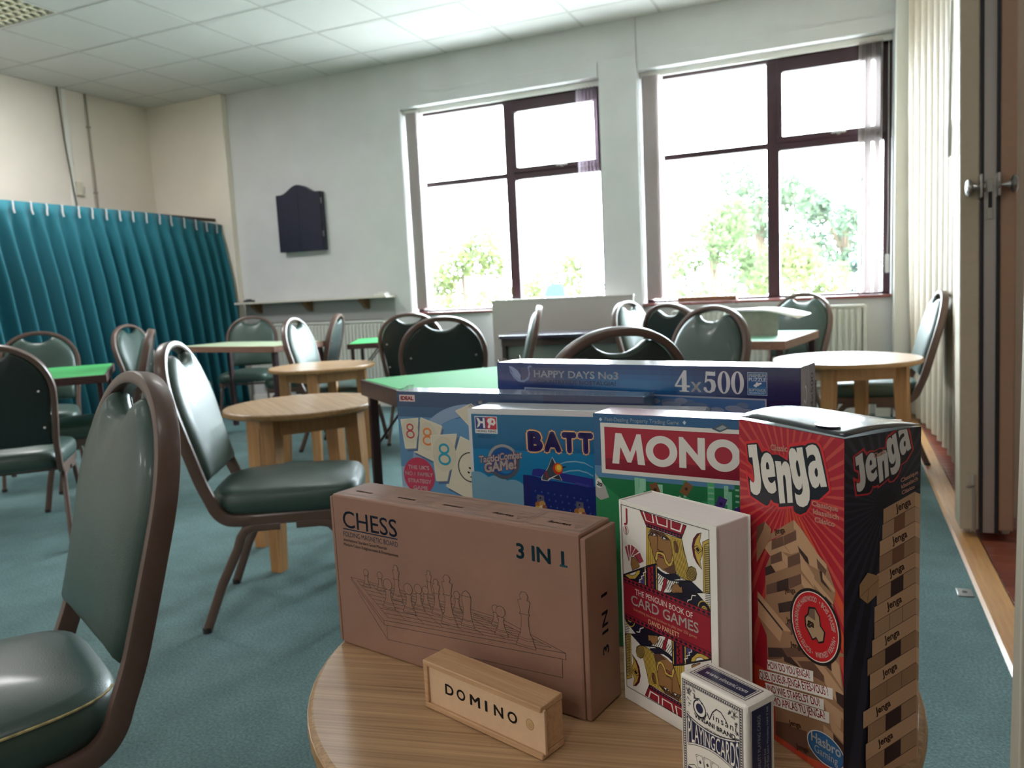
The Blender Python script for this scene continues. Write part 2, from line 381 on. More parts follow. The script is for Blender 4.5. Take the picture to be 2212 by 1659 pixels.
# ceiling: lay-in tiles on a grid --------------------------------------
struct_c = struct(MB().box(XL-0.28, XR+0.28, YB-0.28, YW+0.02, CEIL+0.02, CEIL+0.3).build('ceiling', mat('ceiling_void', (120, 120, 115), 0.9)))
gx = [-4.252+0.6*i for i in range(-3, 14)]; gy = [4.447+0.6*j for j in range(-13, 3)]
ex = [XL]+[x for x in gx if XL+0.02 < x < XR-0.02]+[XR]; ey = [YB]+[y for y in gy if YB+0.02 < y < YW-0.02]+[YW]
LIGHTS = [(-5.152, 3.547)]
_tm = {}
for i in range(len(ex)-1):
    for j in range(len(ey)-1):
        cx, cy = (ex[i]+ex[i+1])/2, (ey[j]+ey[j+1])/2
        if any(abs(cx-a) < 0.2 and abs(cy-b) < 0.2 for a, b in LIGHTS): continue
        w, h = ex[i+1]-ex[i], ey[j+1]-ey[j]; key = (round(w, 3), round(h, 3))
        if key not in _tm:
            o = MB().rbox(-w/2+0.012, w/2-0.012, -h/2+0.012, h/2-0.012, 0.0, 0.012, 0.002, 1).build('ceiling_tile', M_tile, struct_c); _tm[key] = o.data
        else:
            o = bpy.data.objects.new('ceiling_tile', _tm[key]); COL.objects.link(o); o.parent = struct_c
        o.location = (cx, cy, CEIL+0.0015)
for x in ex: MB().box(x-0.012, x+0.012, YB, YW, CEIL+0.003, CEIL+0.018).build('grid_bar', M_bar, struct_c)
for y in ey: MB().box(XL, XR, y-0.012, y+0.012, CEIL+0.0035, CEIL+0.018).build('grid_bar', M_bar, struct_c)

# louvred ceiling light in view
M_tubeon = bpy.data.materials.new('lit_tube'); M_tubeon.use_nodes = True
_b = M_tubeon.node_tree.nodes['Principled BSDF']; _b.inputs['Emission Color'].default_value = (1, 0.97, 0.82, 1); _b.inputs['Emission Strength'].default_value = 30.0
M_louvre = mat('louvre_aluminium', (238, 232, 206), 0.3)
for lx, ly in LIGHTS:
    t = thing('ceiling_light', 'square louvred fluorescent panel set in the ceiling at the left edge', 'ceiling light', (lx, ly, CEIL))
    b = MB(); b.box(-0.29, 0.29, -0.29, 0.29, 0.07, 0.08)
    for s in (-1, 1): b.box(s*0.29-0.006, s*0.29+0.006, -0.296, 0.296, 0, 0.08); b.box(-0.284, 0.284, s*0.29-0.006, s*0.29+0.006, 0, 0.08)
    b.build('housing', mat('lamp_housing', (210, 210, 200), 0.4), t)
    for k in range(4): MB().tube([(-0.28, -0.21+0.14*k, 0.058), (0.28, -0.21+0.14*k, 0.058)], circ(0.012, 8)).build('tube', M_tubeon, t)
    for k in range(1, 8):
        v = []
        q = -0.284+0.071*k
        MB().prism([(-0.005, 0.0), (0.005, 0.0), (0.0008, 0.042), (-0.0008, 0.042)], -0.284, 0.284, M=Matrix(((0, 0, 1, 0), (1, 0, 0, q), (0, 1, 0, 0.003), (0, 0, 0, 1)))).build('louvre', M_louvre, t)
        MB().prism([(-0.004, 0.0), (0.004, 0.0), (0.0008, 0.04), (-0.0008, 0.04)], -0.284, 0.284, M=Matrix(((1, 0, 0, q), (0, 0, -1, 0), (0, 1, 0, 0.0035), (0, 0, 0, 1)))).build('louvre', M_louvre, t)

# windows -------------------------------------------------------------
def window(n, x0, x1, z0, z1):
    w = MB(); Y0, Y1 = 6.16, 6.225
    mx = x0+0.972 if n < 3 else (x0+x1)/2
    w.rbox(x0, x0+0.05, Y0, Y1, z0, z1, 0.006); w.rbox(x1-0.05, x1, Y0, Y1, z0, z1, 0.006)
    w.rbox(x0, x1, Y0, Y1, z1-0.06, z1, 0.006); w.rbox(x0, x1, Y0, Y1, z0, z0+0.04, 0.006)
    root = struct(w.build('window_%d' % n, M_plum))
    MB().rbox(mx-0.049, mx+0.040, Y0-0.004, Y1, z0+0.035, z1-0.055, 0.006).build('mullion', M_plum, root)
    MB().rbox(x0+0.045, mx-0.04, Y0+0.004, Y1, 1.952, 1.995, 0.005).build('transom', M_plum, root)
    MB().rbox(mx+0.03, x1-0.045, Y0-0.002, Y1, 1.93, 1.985, 0.005).build('transom', M_plum, root)
    s = MB(); a, b, c, d = mx+0.028, x1-0.045, 1.983, z1-0.05                                        # top-hung opening sash
    s.rbox(a, b, Y0-0.018, Y1-0.02, d-0.088, d+0.012, 0.006); s.rbox(a, b, Y0-0.018, Y1-0.02, c, c+0.045, 0.006)
    s.rbox(a, a+0.035, Y0-0.018, Y1-0.02, c+0.045, d-0.088, 0.006); s.rbox(b-0.04, b, Y0-0.018, Y1-0.02, c+0.045, d-0.088, 0.006)
    sash = s.build('opening_sash', M_plum, root)
    h = MB(); hx = (a+b)/2+0.06; h.rbox(hx-0.05, hx+0.05, Y0-0.038, Y0-0.026, c+0.02, c+0.034, 0.004); h.rbox(hx-0.012, hx+0.012, Y0-0.036, Y0-0.012, c+0.012, c+0.042, 0.004)
    h.build('window_handle', M_metal, sash)
    for (p, q, r, t_) in ((x0+0.045, mx-0.04, z0+0.035, 1.955), (x0+0.045, mx-0.04, 1.99, z1-0.055), (mx+0.03, x1-0.045, z0+0.035, 1.935), (a+0.03, b-0.035, c+0.04, d-0.084)):
        MB().box(p, q, 6.19, 6.194, r, t_).build('pane', M_glass, root)
    MB().rbox(x0-(0.0 if n != 1 else 0.0), x1, 5.985, 6.16, z0-0.0, z0+0.022, 0.006, 3).build('window_sill', M_sill, root)
    MB().box(x0-0.006, x1+0.006, 6.09, 6.098, z1-0.045, z1-0.003).build('blind_pelmet', M_white, root)
for n, (a, b, c, d) in enumerate(WIN, 1): window(n, a, b, c, d)

M_sheer = glass_mat('sheer_fabric', (236, 230, 232), 0.22)
_nt = M_sheer.node_tree; _g = [n for n in _nt.nodes if n.type == 'BSDF_GLOSSY'][0]; _t = _nt.nodes.new('ShaderNodeBsdfTranslucent'); _t.inputs[0].default_value = (*rgb(200, 190, 200), 1)
_nt.links.new(_t.outputs[0], [n for n in _nt.nodes if n.type == 'MIX_SHADER'][0].inputs[2])
def blind(name, label, xs, z0, z1, y0=6.10, m=None, w=0.085, head=None, twist=0.0, cord=None):
    t = thing(name, label, 'blind', (0, 0, 0))
    if head: MB().rbox(head[0], head[1], 6.115, 6.15, z1, z1+0.035, 0.004).build('headrail', M_white, t)
    for x in xs:
        n = 10; vs = []
        a = twist+random.uniform(-0.06, 0.06)
        for z in (z0+random.uniform(0, 0.012), z1):
            for s in (0, 1):
                for i in range(n+1):
                    u = i/n-0.5; bow = 0.006*(1-4*u*u)+0.0012*s
                    px, py = bow, u*w
                    vs.append((x+px*cos(a)-py*sin(a), y0+px*sin(a)+py*cos(a), z))
        fs = []; k = n+1
        for i in range(n): fs += [(i, i+1, 2*k+i+1, 2*k+i), (k+i+1, k+i, 3*k+i, 3*k+i+1)]
        fs += [(0, 2*k, 3*k, k), (n, k+n, 3*k+n, 2*k+n)]
        MB().add(vs, fs, 0, True).build('slat', m or M_slat, t)
    if cord:
        MB().tube([(cord, 6.075, z1), (cord+0.004, 6.07, 1.35), (cord, 6.07, 1.12)], circ(0.0018, 6)).build('cord', M_white, t)
        MB().rbox(cord-0.012, cord+0.012, 6.06, 6.085, 1.0, 1.13, 0.006).build('cord_weight', M_white, t)
blind('vertical_blind', 'grey vertical blind slats stacked at the left side of the left window', [-3.50+0.0115*i for i in range(10)], 0.88, 2.585, head=(-3.545, -1.755), twist=-0.3)
blind('vertical_blind', 'short stack of vertical blind slats at the right edge of the left window', [-1.95+0.030*i for i in range(6)], 0.9, 2.57, twist=0.05, m=M_sheer)
blind('vertical_blind', 'pinkish vertical blind slats stacked at the left side of the right window', [-1.40+0.0115*i for i in range(9)]+[-1.285], 0.88, 2.585, head=(-1.435, 0.31), twist=-0.3)
blind('vertical_blind', 'wide stack of grey vertical blind slats at the right side of the right window', [0.105+0.0118*i for i in range(13)], 0.86, 2.585, twist=0.05, cord=0.29)
blind('vertical_blind', 'cream vertical blind drawn across the window of the far right room', [0.98+0.075*i for i in range(22)], 0.88, 2.56, head=(0.955, 2.595), twist=radians(75), y0=6.09)

# left wall: trunking, cable, socket ------------------------------------
t = thing('cable_trunking', 'vertical white cable trunking with socket box high on the left wall', 'trunking', (XL, 5.05, 1.2))
MB().rbox(0, 0.016, -0.012, 0.03, 0.0, CEIL-1.2, 0.002).build('trunking_cover', M_white, t)
MB().rbox(0.0, 0.034, 0.032, 0.095, 0.87, 0.99, 0.004).build('socket_box', mat('socket_cream', (196, 190, 170), 0.4), t)
MB().tube([(0.024, -0.055, CEIL-1.2), (0.026, -0.04, 1.35), (0.022, 0.0, 0.9), (0.02, 0.035, 0.6), (0.02, 0.045, 0.2)], circ(0.007, 8)).build('cable', mat('grey_cable', (88, 84, 76), 0.5), t)
t = thing('conduit', 'thin grey conduit running down the left wall nearer the corner', 'conduit', (XL, 5.285, 1.2))
MB().tube([(0.012, 0, 0), (0.012, 0, CEIL-1.2)], circ(0.0095, 10)).build('conduit_pipe', mat('grey_conduit', (140, 134, 120), 0.5), t)
for z in (0.3, 0.9, 1.5): MB().rbox(0, 0.026, -0.016, 0.016, z, z+0.016, 0.003).build('clip', mat('grey_conduit'), t)

# arched navy cabinet on the window wall --------------------------------
t = thing('wall_cabinet', 'navy blue wall cabinet with an arched top on the white wall', 'cabinet', (-4.65, YW, 1.47))
M_navy = mat('navy_board', (7, 12, 42), 0.6, noise=0.15, nscale=12)
def arch(w, h, rise):
    o = [(-w, 0), (w, 0), (w, h)]
    for i in range(1, 20):
        u = 1-2*i/20; o.append((w*u, h+rise*(0.5+0.5*cos(pi*min(1, abs(u)/0.8)))))
    return o+[(-w, h)]
RX = Matrix(((1, 0, 0, 0), (0, 0, -1, 0), (0, 1, 0, 0), (0, 0, 0, 1)))
MB().prism(arch(0.245, 0.53, 0.075), 0.0, 0.055, M=RX).build('cabinet_body', mat('navy_edge', (36, 34, 48), 0.5), t)
o = arch(0.248, 0.528, 0.078)
d = MB().prism([p for p in o if p[0] <= -0.0005 or p[0] < 0]+[(-0.001, 0.0)] if False else [(-0.248, 0), (-0.0012, 0), (-0.0012, 0.606)]+[p for p in o if p[0] < -0.0012 and p[1] > 0.5], 0.056, 0.078, M=RX).build('door', M_navy, t)
d2 = MB().prism([(0.0012, 0), (0.248, 0)]+[p for p in o if p[0] > 0.0012 and p[1] > 0.5]+[(0.0012, 0.606)], 0.056, 0.078, M=RX).build('door', M_navy, t)
for dz in (0.12, 0.42): MB().tube([(0.25, -0.06, dz), (0.25, -0.06, dz+0.05)], circ(0.005, 8)).build('hinge', M_metal, d2)

# shelf with brackets, radiators -----------------------------------------
t = thing('wall_shelf', 'narrow pale shelf on brown brackets below the navy cabinet', 'shelf', (-4.57, YW, 1.0))
MB().rbox(-0.87, 0.86, -0.16, 0, 0.0, 0.02, 0.003).build('shelf_board', mat('shelf_pale', (206, 200, 190), 0.4), t)
for x in (-0.68, -0.07, 0.565):
    MB().prism([(0, 0), (-0.13, 0), (-0.12, -0.03), (-0.05, -0.085), (0, -0.1)], -0.024, 0.024, M=Matrix(((0, 0, 1, x), (1, 0, 0, 0), (0, 1, 0, 0), (0, 0, 0, 1)))).build('bracket', mat('bracket_brown', (108, 82, 52), 0.5), t)
MB().rbox(-0.87, 0.86, -0.012, 0, -0.19, 0.0, 0.003).build('shade_panel', mat('shelf_shade_grey', (150, 152, 150), 0.6), t)  # grey panel stands in for the shade below the shelf board
o = tag(MB().rbox(-0.05, 0.05, -0.03, 0.03, 0, 0.02, 0.006).rbox(-0.03, 0.02, -0.02, 0.02, 0.02, 0.03, 0.004).build('brush', mat('dark_grey', (60, 66, 66), 0.5), loc=(-5.32, 5.94, 1.0202)), 'small dark board rubber at the left end of the shelf', 'brush')
o = MB().rbox(-0.06, 0.06, -0.045, 0.045, 0, 0.018, 0.006).rbox(-0.03, 0.06, -0.03, 0.03, 0.018, 0.03, 0.008).build('cloth_pad', M_white, loc=(-3.80, 5.94, 1.0202)); tag(o, 'small folded white cloth at the right end of the shelf', 'cloth')
def radiator(label, x0, x1, z0, z1):
    t = thing('radiator', label, 'radiator', ((x0+x1)/2, YW-0.05, z0)); w = (x1-x0)/2; h = z1-z0
    m = mat('radiator_enamel', (206, 208, 200), 0.35); n = max(6, int((x1-x0)/0.04)); pts = []
    for i in range(n):
        a = -w+0.02+(2*w-0.04)*i/n; p = (2*w-0.04)/n
        pts += [(a, -0.03), (a+p*0.2, -0.046), (a+p*0.55, -0.046), (a+p*0.75, -0.03)]
    pts.append((w-0.02, -0.03)); b = MB(); vs = []
    for z, s in ((0.02, 0), (0.045, 1), (h-0.045, 1), (h-0.02, 0)):
        vs += [(x, (y if s else -0.03), z) for x, y in pts]
    k = len(pts); b.add(vs, [(r*k+i, r*k+i+1, (r+1)*k+i+1, (r+1)*k+i) for r in range(3) for i in range(k-1)], 0, False)
    b.build('front_panel', m, t)
    MB().rbox(-w, w, -0.03, 0.03, 0, 0.02, 0.005).rbox(-w, w, -0.046, 0.036, h-0.02, h, 0.006).box(-w+0.02, w-0.02, 0.0, 0.03, 0.02, h-0.02).build('radiator_frame', m, t)
    for s in (-1, 1): MB().rbox(s*w-0.012, s*w+0.012, -0.04, 0.035, 0.01, h-0.01, 0.005).build('side_panel', m, t)
    MB().tube([(w+0.03, 0, 0.06), (w+0.03, 0, -z0+0.005)], circ(0.009, 8)).tube([(w-0.02, 0, 0.06), (w+0.03, 0, 0.06)], circ(0.009, 8)).lathe([(0.0, 0.08), (0.016, 0.08), (0.018, 0.05), (0.018, 0.02), (0.012, 0.0), (0, 0)], M=Matrix.Translation((w+0.03, 0, 0.06))).build('valve', M_white, t)
radiator('long ribbed radiator under the shelf on the white wall', -5.28, -3.80, 0.22, 0.80)
radiator('ribbed radiator under the right hand window', -1.20, 0.147, 0.2, 0.79)
t = thing('heating_pipe', 'pair of white heating pipes running along the foot of the wall under the right window', 'pipe', (-0.5, YW-0.03, 0.12))
for z in (0.0, 0.06): MB().tube([(-0.6, 0, z), (0.8, 0, z)], circ(0.011, 8)).build('pipe', M_white, t)
tag(MB().rbox(-0.05, 0.05, -0.05, 0.05, 0, 0.24, 0.006).build('pipe_box', M_white, loc=(0.265, 5.945, 0.0)), 'short white boxed pipe end at the corner by the partition', 'pipe box')

# stage curtain ------------------------------------------------------------
t = thing('curtain', 'teal pleated curtain closing off the alcove along the left wall', 'curtain', (0, 0, 0))
M_curt = mat('teal_cloth', (0, 92, 105), 0.8, noise=0.1, nscale=300, sheen=0.1)
HK = [3.86, 4.0, 4.12, 4.25, 4.39, 4.51, 4.64, 4.77, 4.9, 5.04, 5.18, 5.31, 5.46, 5.6, 5.73, 5.86]
PL = [3.86-0.135*k for k in range(9, 0, -1)]+HK+[5.95]
def ctop(y): return 1.838-0.05*max(0, (y-5.15)/0.75)
vs = []; fs = []; NZ = 22; per = 14; cols = []
for i in range(len(PL)-1):
    for q in range(per): cols.append((i+q/per))
cols.append(len(PL)-1)
for c in cols:
    i = min(int(c), len(PL)-2); ph = c-i; y = PL[i]+(PL[i+1]-PL[i])*ph; zt = ctop(y); jit = random.Random(i*7+3).uniform(-1, 1); j2 = random.Random(i*11+5).uniform(0.75, 1.25)
    for k in range(NZ+1):
        s = k/NZ; z = zt*(1-s)+0.03*s
        grow = min(1.0, s*3.2)
        A = 0.02+0.050*grow*j2+0.014*s
        # a sharp pinch at each hook, a rounded ridge in front of it, opening downwards
        d = min(ph, 1-ph)
        prof = 1.7*(0.5-0.5*cos(2*pi*((ph+0.10*s*jit) % 1.0)))**1.6-0.9
        if s < 0.12: prof = prof*(s/0.12)**0.7-0.35*math.exp(-(d/0.09)**2)
        x = -5.575+A*prof+0.02*sin(3*s+jit)*grow
        yy = y+0.20*s**1.1+0.03*jit*s
        e = max(0, (y-5.35)/0.6); x += 0.13*s*e**1.2; yy -= 0.20*s*e
        vs.append((x, yy, z))
K = NZ+1
for a in range(len(cols)-1):
    for k in range(NZ): fs.append((a*K+k, a*K+k+1, (a+1)*K+k+1, (a+1)*K+k))
o = MB().add(vs, fs, 0, True).build('fabric', M_curt, t, auto=False)
sol = o.modifiers.new('thick', 'SOLIDIFY'); sol.thickness = 0.003
for i, y in enumerate(PL[:-1]):
    z = ctop(y); jx = random.uniform(-0.004, 0.004)
    MB().tube([(-5.566, y, z+0.004), (-5.562, y+jx, z-0.03), (-5.566, y+jx*0.3, z-0.06), (-5.562, y-jx, z-0.092)], rrect(0.0035, 0.0065, 0.0015, 1), up=(1, 0, 0)).build('curtain_hook', mat('hook_tape', (176, 170, 168), 0.5), t)
t = thing('curtain_rail', 'dark brown board of the curtain rail above the teal curtain', 'curtain rail', (0, 0, 0))
MB().rbox(-5.72, -5.655, 2.6, 5.95, 1.79, 1.85, 0.004).build('rail_board', mat('dark_brown_board', (62, 42, 36), 0.5), t)
MB().rbox(-5.654, -5.647, 2.6, 5.95, 1.80, 1.815, 0.002).build('track', M_white, t)

# folding partition -----------------------------------------------------------
M_vinyl = mat('partition_vinyl', (180, 165, 144), 0.5, noise=0.05, nscale=40, bump=0.2, bscale=500)
t = thing('folding_partition', 'cream concertina partition drawn out from the window wall', 'partition', (0, 0, 0)); t.rotation_euler = (0, radians(-1.0), 0); t.location.x = -0.010   # hangs a little out of plumb
def pleats(side, y0, y1, n, xf, z0, z1):
    vs = []; sub = 8; tot = n*sub; zs = [z0, z0+0.6, z0+1.3, z0+2.0, z1]
    for i in range(tot+1):
        u = i/tot; y = y0+(y1-y0)*u; ph = (i % sub)/sub
        for z in zs:
            sag = 0.012*sin(pi*(z-z0)/(z1-z0)+u*5)
            vs.append((xf(y)-side*(0.075*abs(sin(pi*ph))**0.75+sag), y+0.015*sin(2.2*z+u*9), z))
    k = len(zs); fs = [(a*k+q, a*k+q+1, (a+1)*k+q+1, (a+1)*k+q) for a in range(tot) for q in range(k-1)]
    return MB().add(vs, fs if side > 0 else [f[::-1] for f in fs], 0, True)
lx = lambda y: 0.515+(0.085*sin(pi*(5.92-y)/2.6) if y > 3.32 else 0)
pl = pleats(1, 5.92, 3.34, 14, lx, 0.03, CEIL-0.02).build('concertina', M_vinyl, t, auto=False)
pr_ = pleats(-1, 5.92, 3.34, 14, lambda y: 0.585, 0.03, CEIL-0.02).build('concertina', M_vinyl, t, auto=False)
post = MB().rbox(0.415, 0.478, 3.2, 3.33, 0.03, CEIL-0.01, 0.006).build('lead_post', M_vinyl, t)
MB().rbox(0.538, 0.588, 3.2, 3.33, 0.03, CEIL-0.01, 0.006).build('lead_post', mat('partition_tan', (158, 124, 100), 0.5, noise=0.05, nscale=40), t)
for a in (0.478, 0.527): MB().rbox(a, a+0.0115, 3.196, 3.3, 0.02, CEIL-0.01, 0.003).build('rubber_seal', M_dark, t)
lock = MB().box(0.489, 0.527, 3.205, 3.3, 0.02, CEIL-0.01).build('metal_stile', mat('aluminium', (176, 170, 166), 0.38, 0.75), t)
MB().rbox(0.498, 0.518, 3.198, 3.206, 1.16, 1.30, 0.002).build('lock_plate', M_metal, lock); MB().rbox(0.502, 0.514, 3.195, 3.199, 1.2, 1.255, 0.001).build('lock_slot', M_dark, lock)
for x in (0.472, 0.526): MB().rbox(x, x+0.008, 3.155, 3.21, 1.235, 1.315, 0.002).build('knob_plate', M_metal, t)
for s, x in ((-1, 0.4795), (1, 0.534)):
    MB().lathe([(0.0, -0.052), (0.022, -0.05), (0.031, -0.043), (0.031, -0.036), (0.014, -0.028), (0.008, -0.015), (0.008, 0.0), (0.018, 0.004), (0.018, 0.01), (0, 0.01)], n=20, M=Matrix.Translation((x, 3.168, 1.272)) @ Matrix.Rotation(radians(90)*s, 4, 'Y').to_4x4() @ Matrix.Scale(-1, 4, (0, 0, 1))).build('pull_knob', M_metal, t)
MB().rbox(0.455, 0.466, 3.19, 3.2, 0.03, 0.24, 0.002).tube([(0.46, 3.19, 0.2), (0.442, 3.17, 0.2)], circ(0.004, 8)).lathe([(0, 0), (0.007, 0.002), (0.007, 0.008), (0, 0.01)], n=10, M=Matrix.Translation((0.44, 3.17, 0.195))).build('floor_bolt', M_metal, t)
for x in (0.445, 0.57):
    MB().lathe([(0, -0.012), (0.014, -0.012), (0.016, 0), (0.014, 0.012), (0, 0.012)], n=14, M=Matrix.Translation((x, 3.26, 0.0175)) @ Matrix.Rotation(pi/2, 4, 'Y')).build('castor', mat('pale_castor', (190, 180, 168), 0.5), t)
for x, zb, lab in ((0.352, 1.40, 'left of'), (0.592, 1.44, 'right of')):
    w = thing('pull_cord', 'thin white pull wand hanging just %s the partition post' % lab, 'cord', (x, 3.235, zb))
    MB().tube([(0, 0, 0.12), (0, 0, CEIL-zb)], circ(0.004, 6)).build('wand', M_white, w); MB().lathe([(0, 0), (0.007, 0.005), (0.008, 0.1), (0.005, 0.13), (0, 0.13)], n=10).build('wand_handle', M_white, w)
t = thing('partition_leaf', 'closed cream partition leaf at the right edge beside the camera', 'partition', (0, 0, 0))
MB().rbox(0.291, 0.47, 1.50, 1.60, 0.03, CEIL-0.02, 0.012, 3).build('lead_post', mat('leaf_tan', (158, 138, 114), 0.5, noise=0.05, nscale=40), t)
pleats(1, 1.50, 0.75, 8, lambda y: 0.36, 0.03, CEIL-0.02).build('concertina', M_vinyl, t, auto=False)
pleats(-1, 1.50, 0.75, 8, lambda y: 0.40, 0.03, CEIL-0.02).build('concertina', M_vinyl, t, auto=False)
t = thing('floor_plate', 'small metal floor bolt plate in the carpet by the oak threshold', 'plate', (0.352, 2.645, 0))
MB().rbox(-0.022, 0.022, -0.03, 0.03, 0.0, 0.004, 0.0015).build('plate', M_metal, t); MB().lathe([(0, 0.0045), (0.008, 0.0045), (0.008, 0.005), (0, 0.005)], n=12).build('bolt_hole', M_dark, t)
# ================================================================== CHAIRS
M_vin = mat('green_vinyl', (54, 73, 66), 0.42, noise=0.06, nscale=25, bump=0.12, bscale=420, coat=0.12)
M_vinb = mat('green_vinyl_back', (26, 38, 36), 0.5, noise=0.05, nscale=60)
M_frame = mat('brown_frame', (92, 70, 61), 0.4, 0.0, noise=0.06, nscale=30, coat=0.15)
M_cap = mat('black_foot', (26, 24, 24), 0.6)
REC = atan2(0.125, 0.5)                     # recline of the back
BY, BZ = -0.175, 0.395                      # foot of the reclined back plane
def bp(u, v, w=0.0):                        # back plane coordinates: u across, v up the back, w towards the sitter
    return (u, BY-v*sin(REC)+w*cos(REC), BZ+v*cos(REC)+w*sin(REC))
VT = 0.503; HW = 0.213
def hoop(inset=0.0, n=22):
    pts = []; R = HW-inset
    for i in range(n+1):
        a = pi*i/n; c_ = cos(a); pts.append((R*abs(c_)**0.93*(1 if c_ > 0 else -1), (VT-inset)-0.205+0.205*sin(a)**0.90))
    return pts
RZ = 0.338
def chair_parts(root):
    # frame: seat rails, upright hoop
    path = [(HW-0.028, 0.24, RZ), (HW-0.028, 0.0, RZ), (HW-0.027, -0.09, RZ)]
    for i in range(1, 6):
        a = radians(90*i/6); path.append((HW-0.026+0.004*i/6, -0.10-0.070*sin(a), RZ+0.09*(1-cos(a))))
    path += [bp(HW-0.022+0.02*t, v) for t, v in ((0.0, 0.07), (0.4, 0.14), (0.8, 0.22))]
    hp = [bp(u, v) for u, v in hoop()]
    right = path+hp[:1]
    mir = [(-x, y, z) for x, y, z in right][::-1]
    full = right+hp[1:-1]+mir
    for _ in range(2):                      # round off the bends
        full = [full[0]]+[q for a_, b_ in zip(full[:-1], full[1:]) for q in (tuple(Vector(a_).lerp(Vector(b_), 0.25)), tuple(Vector(a_).lerp(Vector(b_), 0.75)))]+[full[-1]]
    MB().tube(full, rrect(0.0115, 0.0185, 0.007, 2), up=(1, 0, 0)).build('frame', M_frame, root)
    MB().tube([(-HW+0.03, 0.23, RZ), (HW-0.03, 0.23, RZ)], rrect(0.008, 0.012, 0.004, 2)).tube([(-HW+0.03, -0.06, RZ-0.003), (HW-0.03, -0.06, RZ-0.003)], rrect(0.008, 0.012, 0.004, 2)).build('seat_rail', M_frame, root)
    # legs
    for sx in (1, -1):
        x = sx*(HW-0.026)
        r = [(x, 0.03, RZ-0.023), (x, -0.05, RZ-0.023), (x+sx*0.001, -0.075, RZ-0.031), (x+sx*0.002, -0.09, RZ-0.052), (x+sx*0.003, -0.102, RZ-0.088), (x+sx*0.012, -0.155, 0.145), (x+sx*0.022, -0.21, 0.006)]
        f = [(x, 0.08, RZ-0.023), (x, 0.155, RZ-0.023), (x+sx*0.001, 0.182, RZ-0.03), (x+sx*0.002, 0.2, RZ-0.05), (x+sx*0.003, 0.21, RZ-0.085), (x+sx*0.012, 0.232, 0.145), (x+sx*0.02, 0.254, 0.006)]
        for P in (r, f):
            l = MB().tube(P, rrect(0.0095, 0.0145, 0.007, 2), up=(1, 0, 0)).build('leg', M_frame, root)
            MB().lathe([(0, 0), (0.0145, 0), (0.0148, 0.014), (0.0138, 0.017), (0, 0.017)], n=12, M=Matrix.Translation((P[-1][0], P[-1][1], 0.0))).build('foot_cap', M_cap, l)
    # seat cushion
    def outline(s, z):
        o = []
        for i in range(44):
            a = 2*pi*i/44; c, d = cos(a), sin(a); e = 0.42
            x = abs(c)**e*(1 if c > 0 else -1); y = abs(d)**e*(1 if d > 0 else -1)
            wx = 0.205+0.012*y; o.append((x*wx*s, 0.048+y*0.236*s, z))
        return o
    dome = lambda p, k: [(x, y, z+k*(1-min(1, (x/0.21)**2))*(1-min(1, ((y-0.048)/0.24)**2))) for x, y, z in p]
    SO = RZ+0.015-0.39
    MB().rings([outline(0.9, 0.39+SO), outline(0.965, 0.395+SO), outline(0.995, 0.414+SO), outline(1.0, 0.432+SO), outline(0.985, 0.449+SO), dome(outline(0.95, 0.459+SO), 0.02), dome(outline(0.85, 0.464+SO), 0.022), dome(outline(0.6, 0.466+SO), 0.024), dome(outline(0.3, 0.466+SO), 0.025), dome(outline(0.05, 0.466+SO), 0.025)]).build('seat', M_vin, root, auto=False)
    # back pad: outline with a hand-hold dip at the top
    ol = []
    for u, v in hoop(0.0125, 40):
        v2 = min(v, VT-0.064+0.048*(abs(u)/0.095)**2.4)
        ol.append((u, v2))
    ol = [(HW-0.034, 0.067), (HW-0.033, 0.12), (HW-0.026, 0.19), (HW-0.017, 0.25)]+ol
    ol = ol+[(-u, v) for u, v in ol[3::-1]]
    ol += [(-0.12, 0.068), (-0.06, 0.066), (0.0, 0.066), (0.06, 0.066), (0.12, 0.068)]
    cu, cv = 0.0, 0.26
    def ring(s, w, w2=None):
        r = []
        for u, v in ol:
            du, dv = u-cu, v-cv; L = hypot(du, dv); q = max(0.0, 1-s/L) if s < L else 0.02
            r.append(bp(cu+du*q, cv+dv*q, w))
        return r
    def sc(s, w): return [bp(cu+(u-cu)*s, cv+(v-cv)*s, w) for u, v in ol]
    MB().rings([ring(0.004, -0.008), ring(0, 0.0), ring(0, 0.008), ring(0.004, 0.018), ring(0.014, 0.027), ring(0.03, 0.033), sc(0.7, 0.039), sc(0.45, 0.042), sc(0.2, 0.043), sc(0.02, 0.043)], cap0=True).build('backrest', M_vin, root, auto=False)
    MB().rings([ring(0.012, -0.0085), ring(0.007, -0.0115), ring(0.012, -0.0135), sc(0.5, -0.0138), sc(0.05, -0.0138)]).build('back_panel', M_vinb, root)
    b = MB()
    for sx in (1, -1):
        for v in (0.15, 0.31): b.lathe([(0, 0), (0.006, 0), (0.004, 0.004), (0, 0.004)], n=8, M=Matrix.Translation(bp(sx*(HW-0.05), v, -0.0165)) @ Matrix.Rotation(radians(76), 4, 'X'))
    b.build('back_screw', M_metal, root)

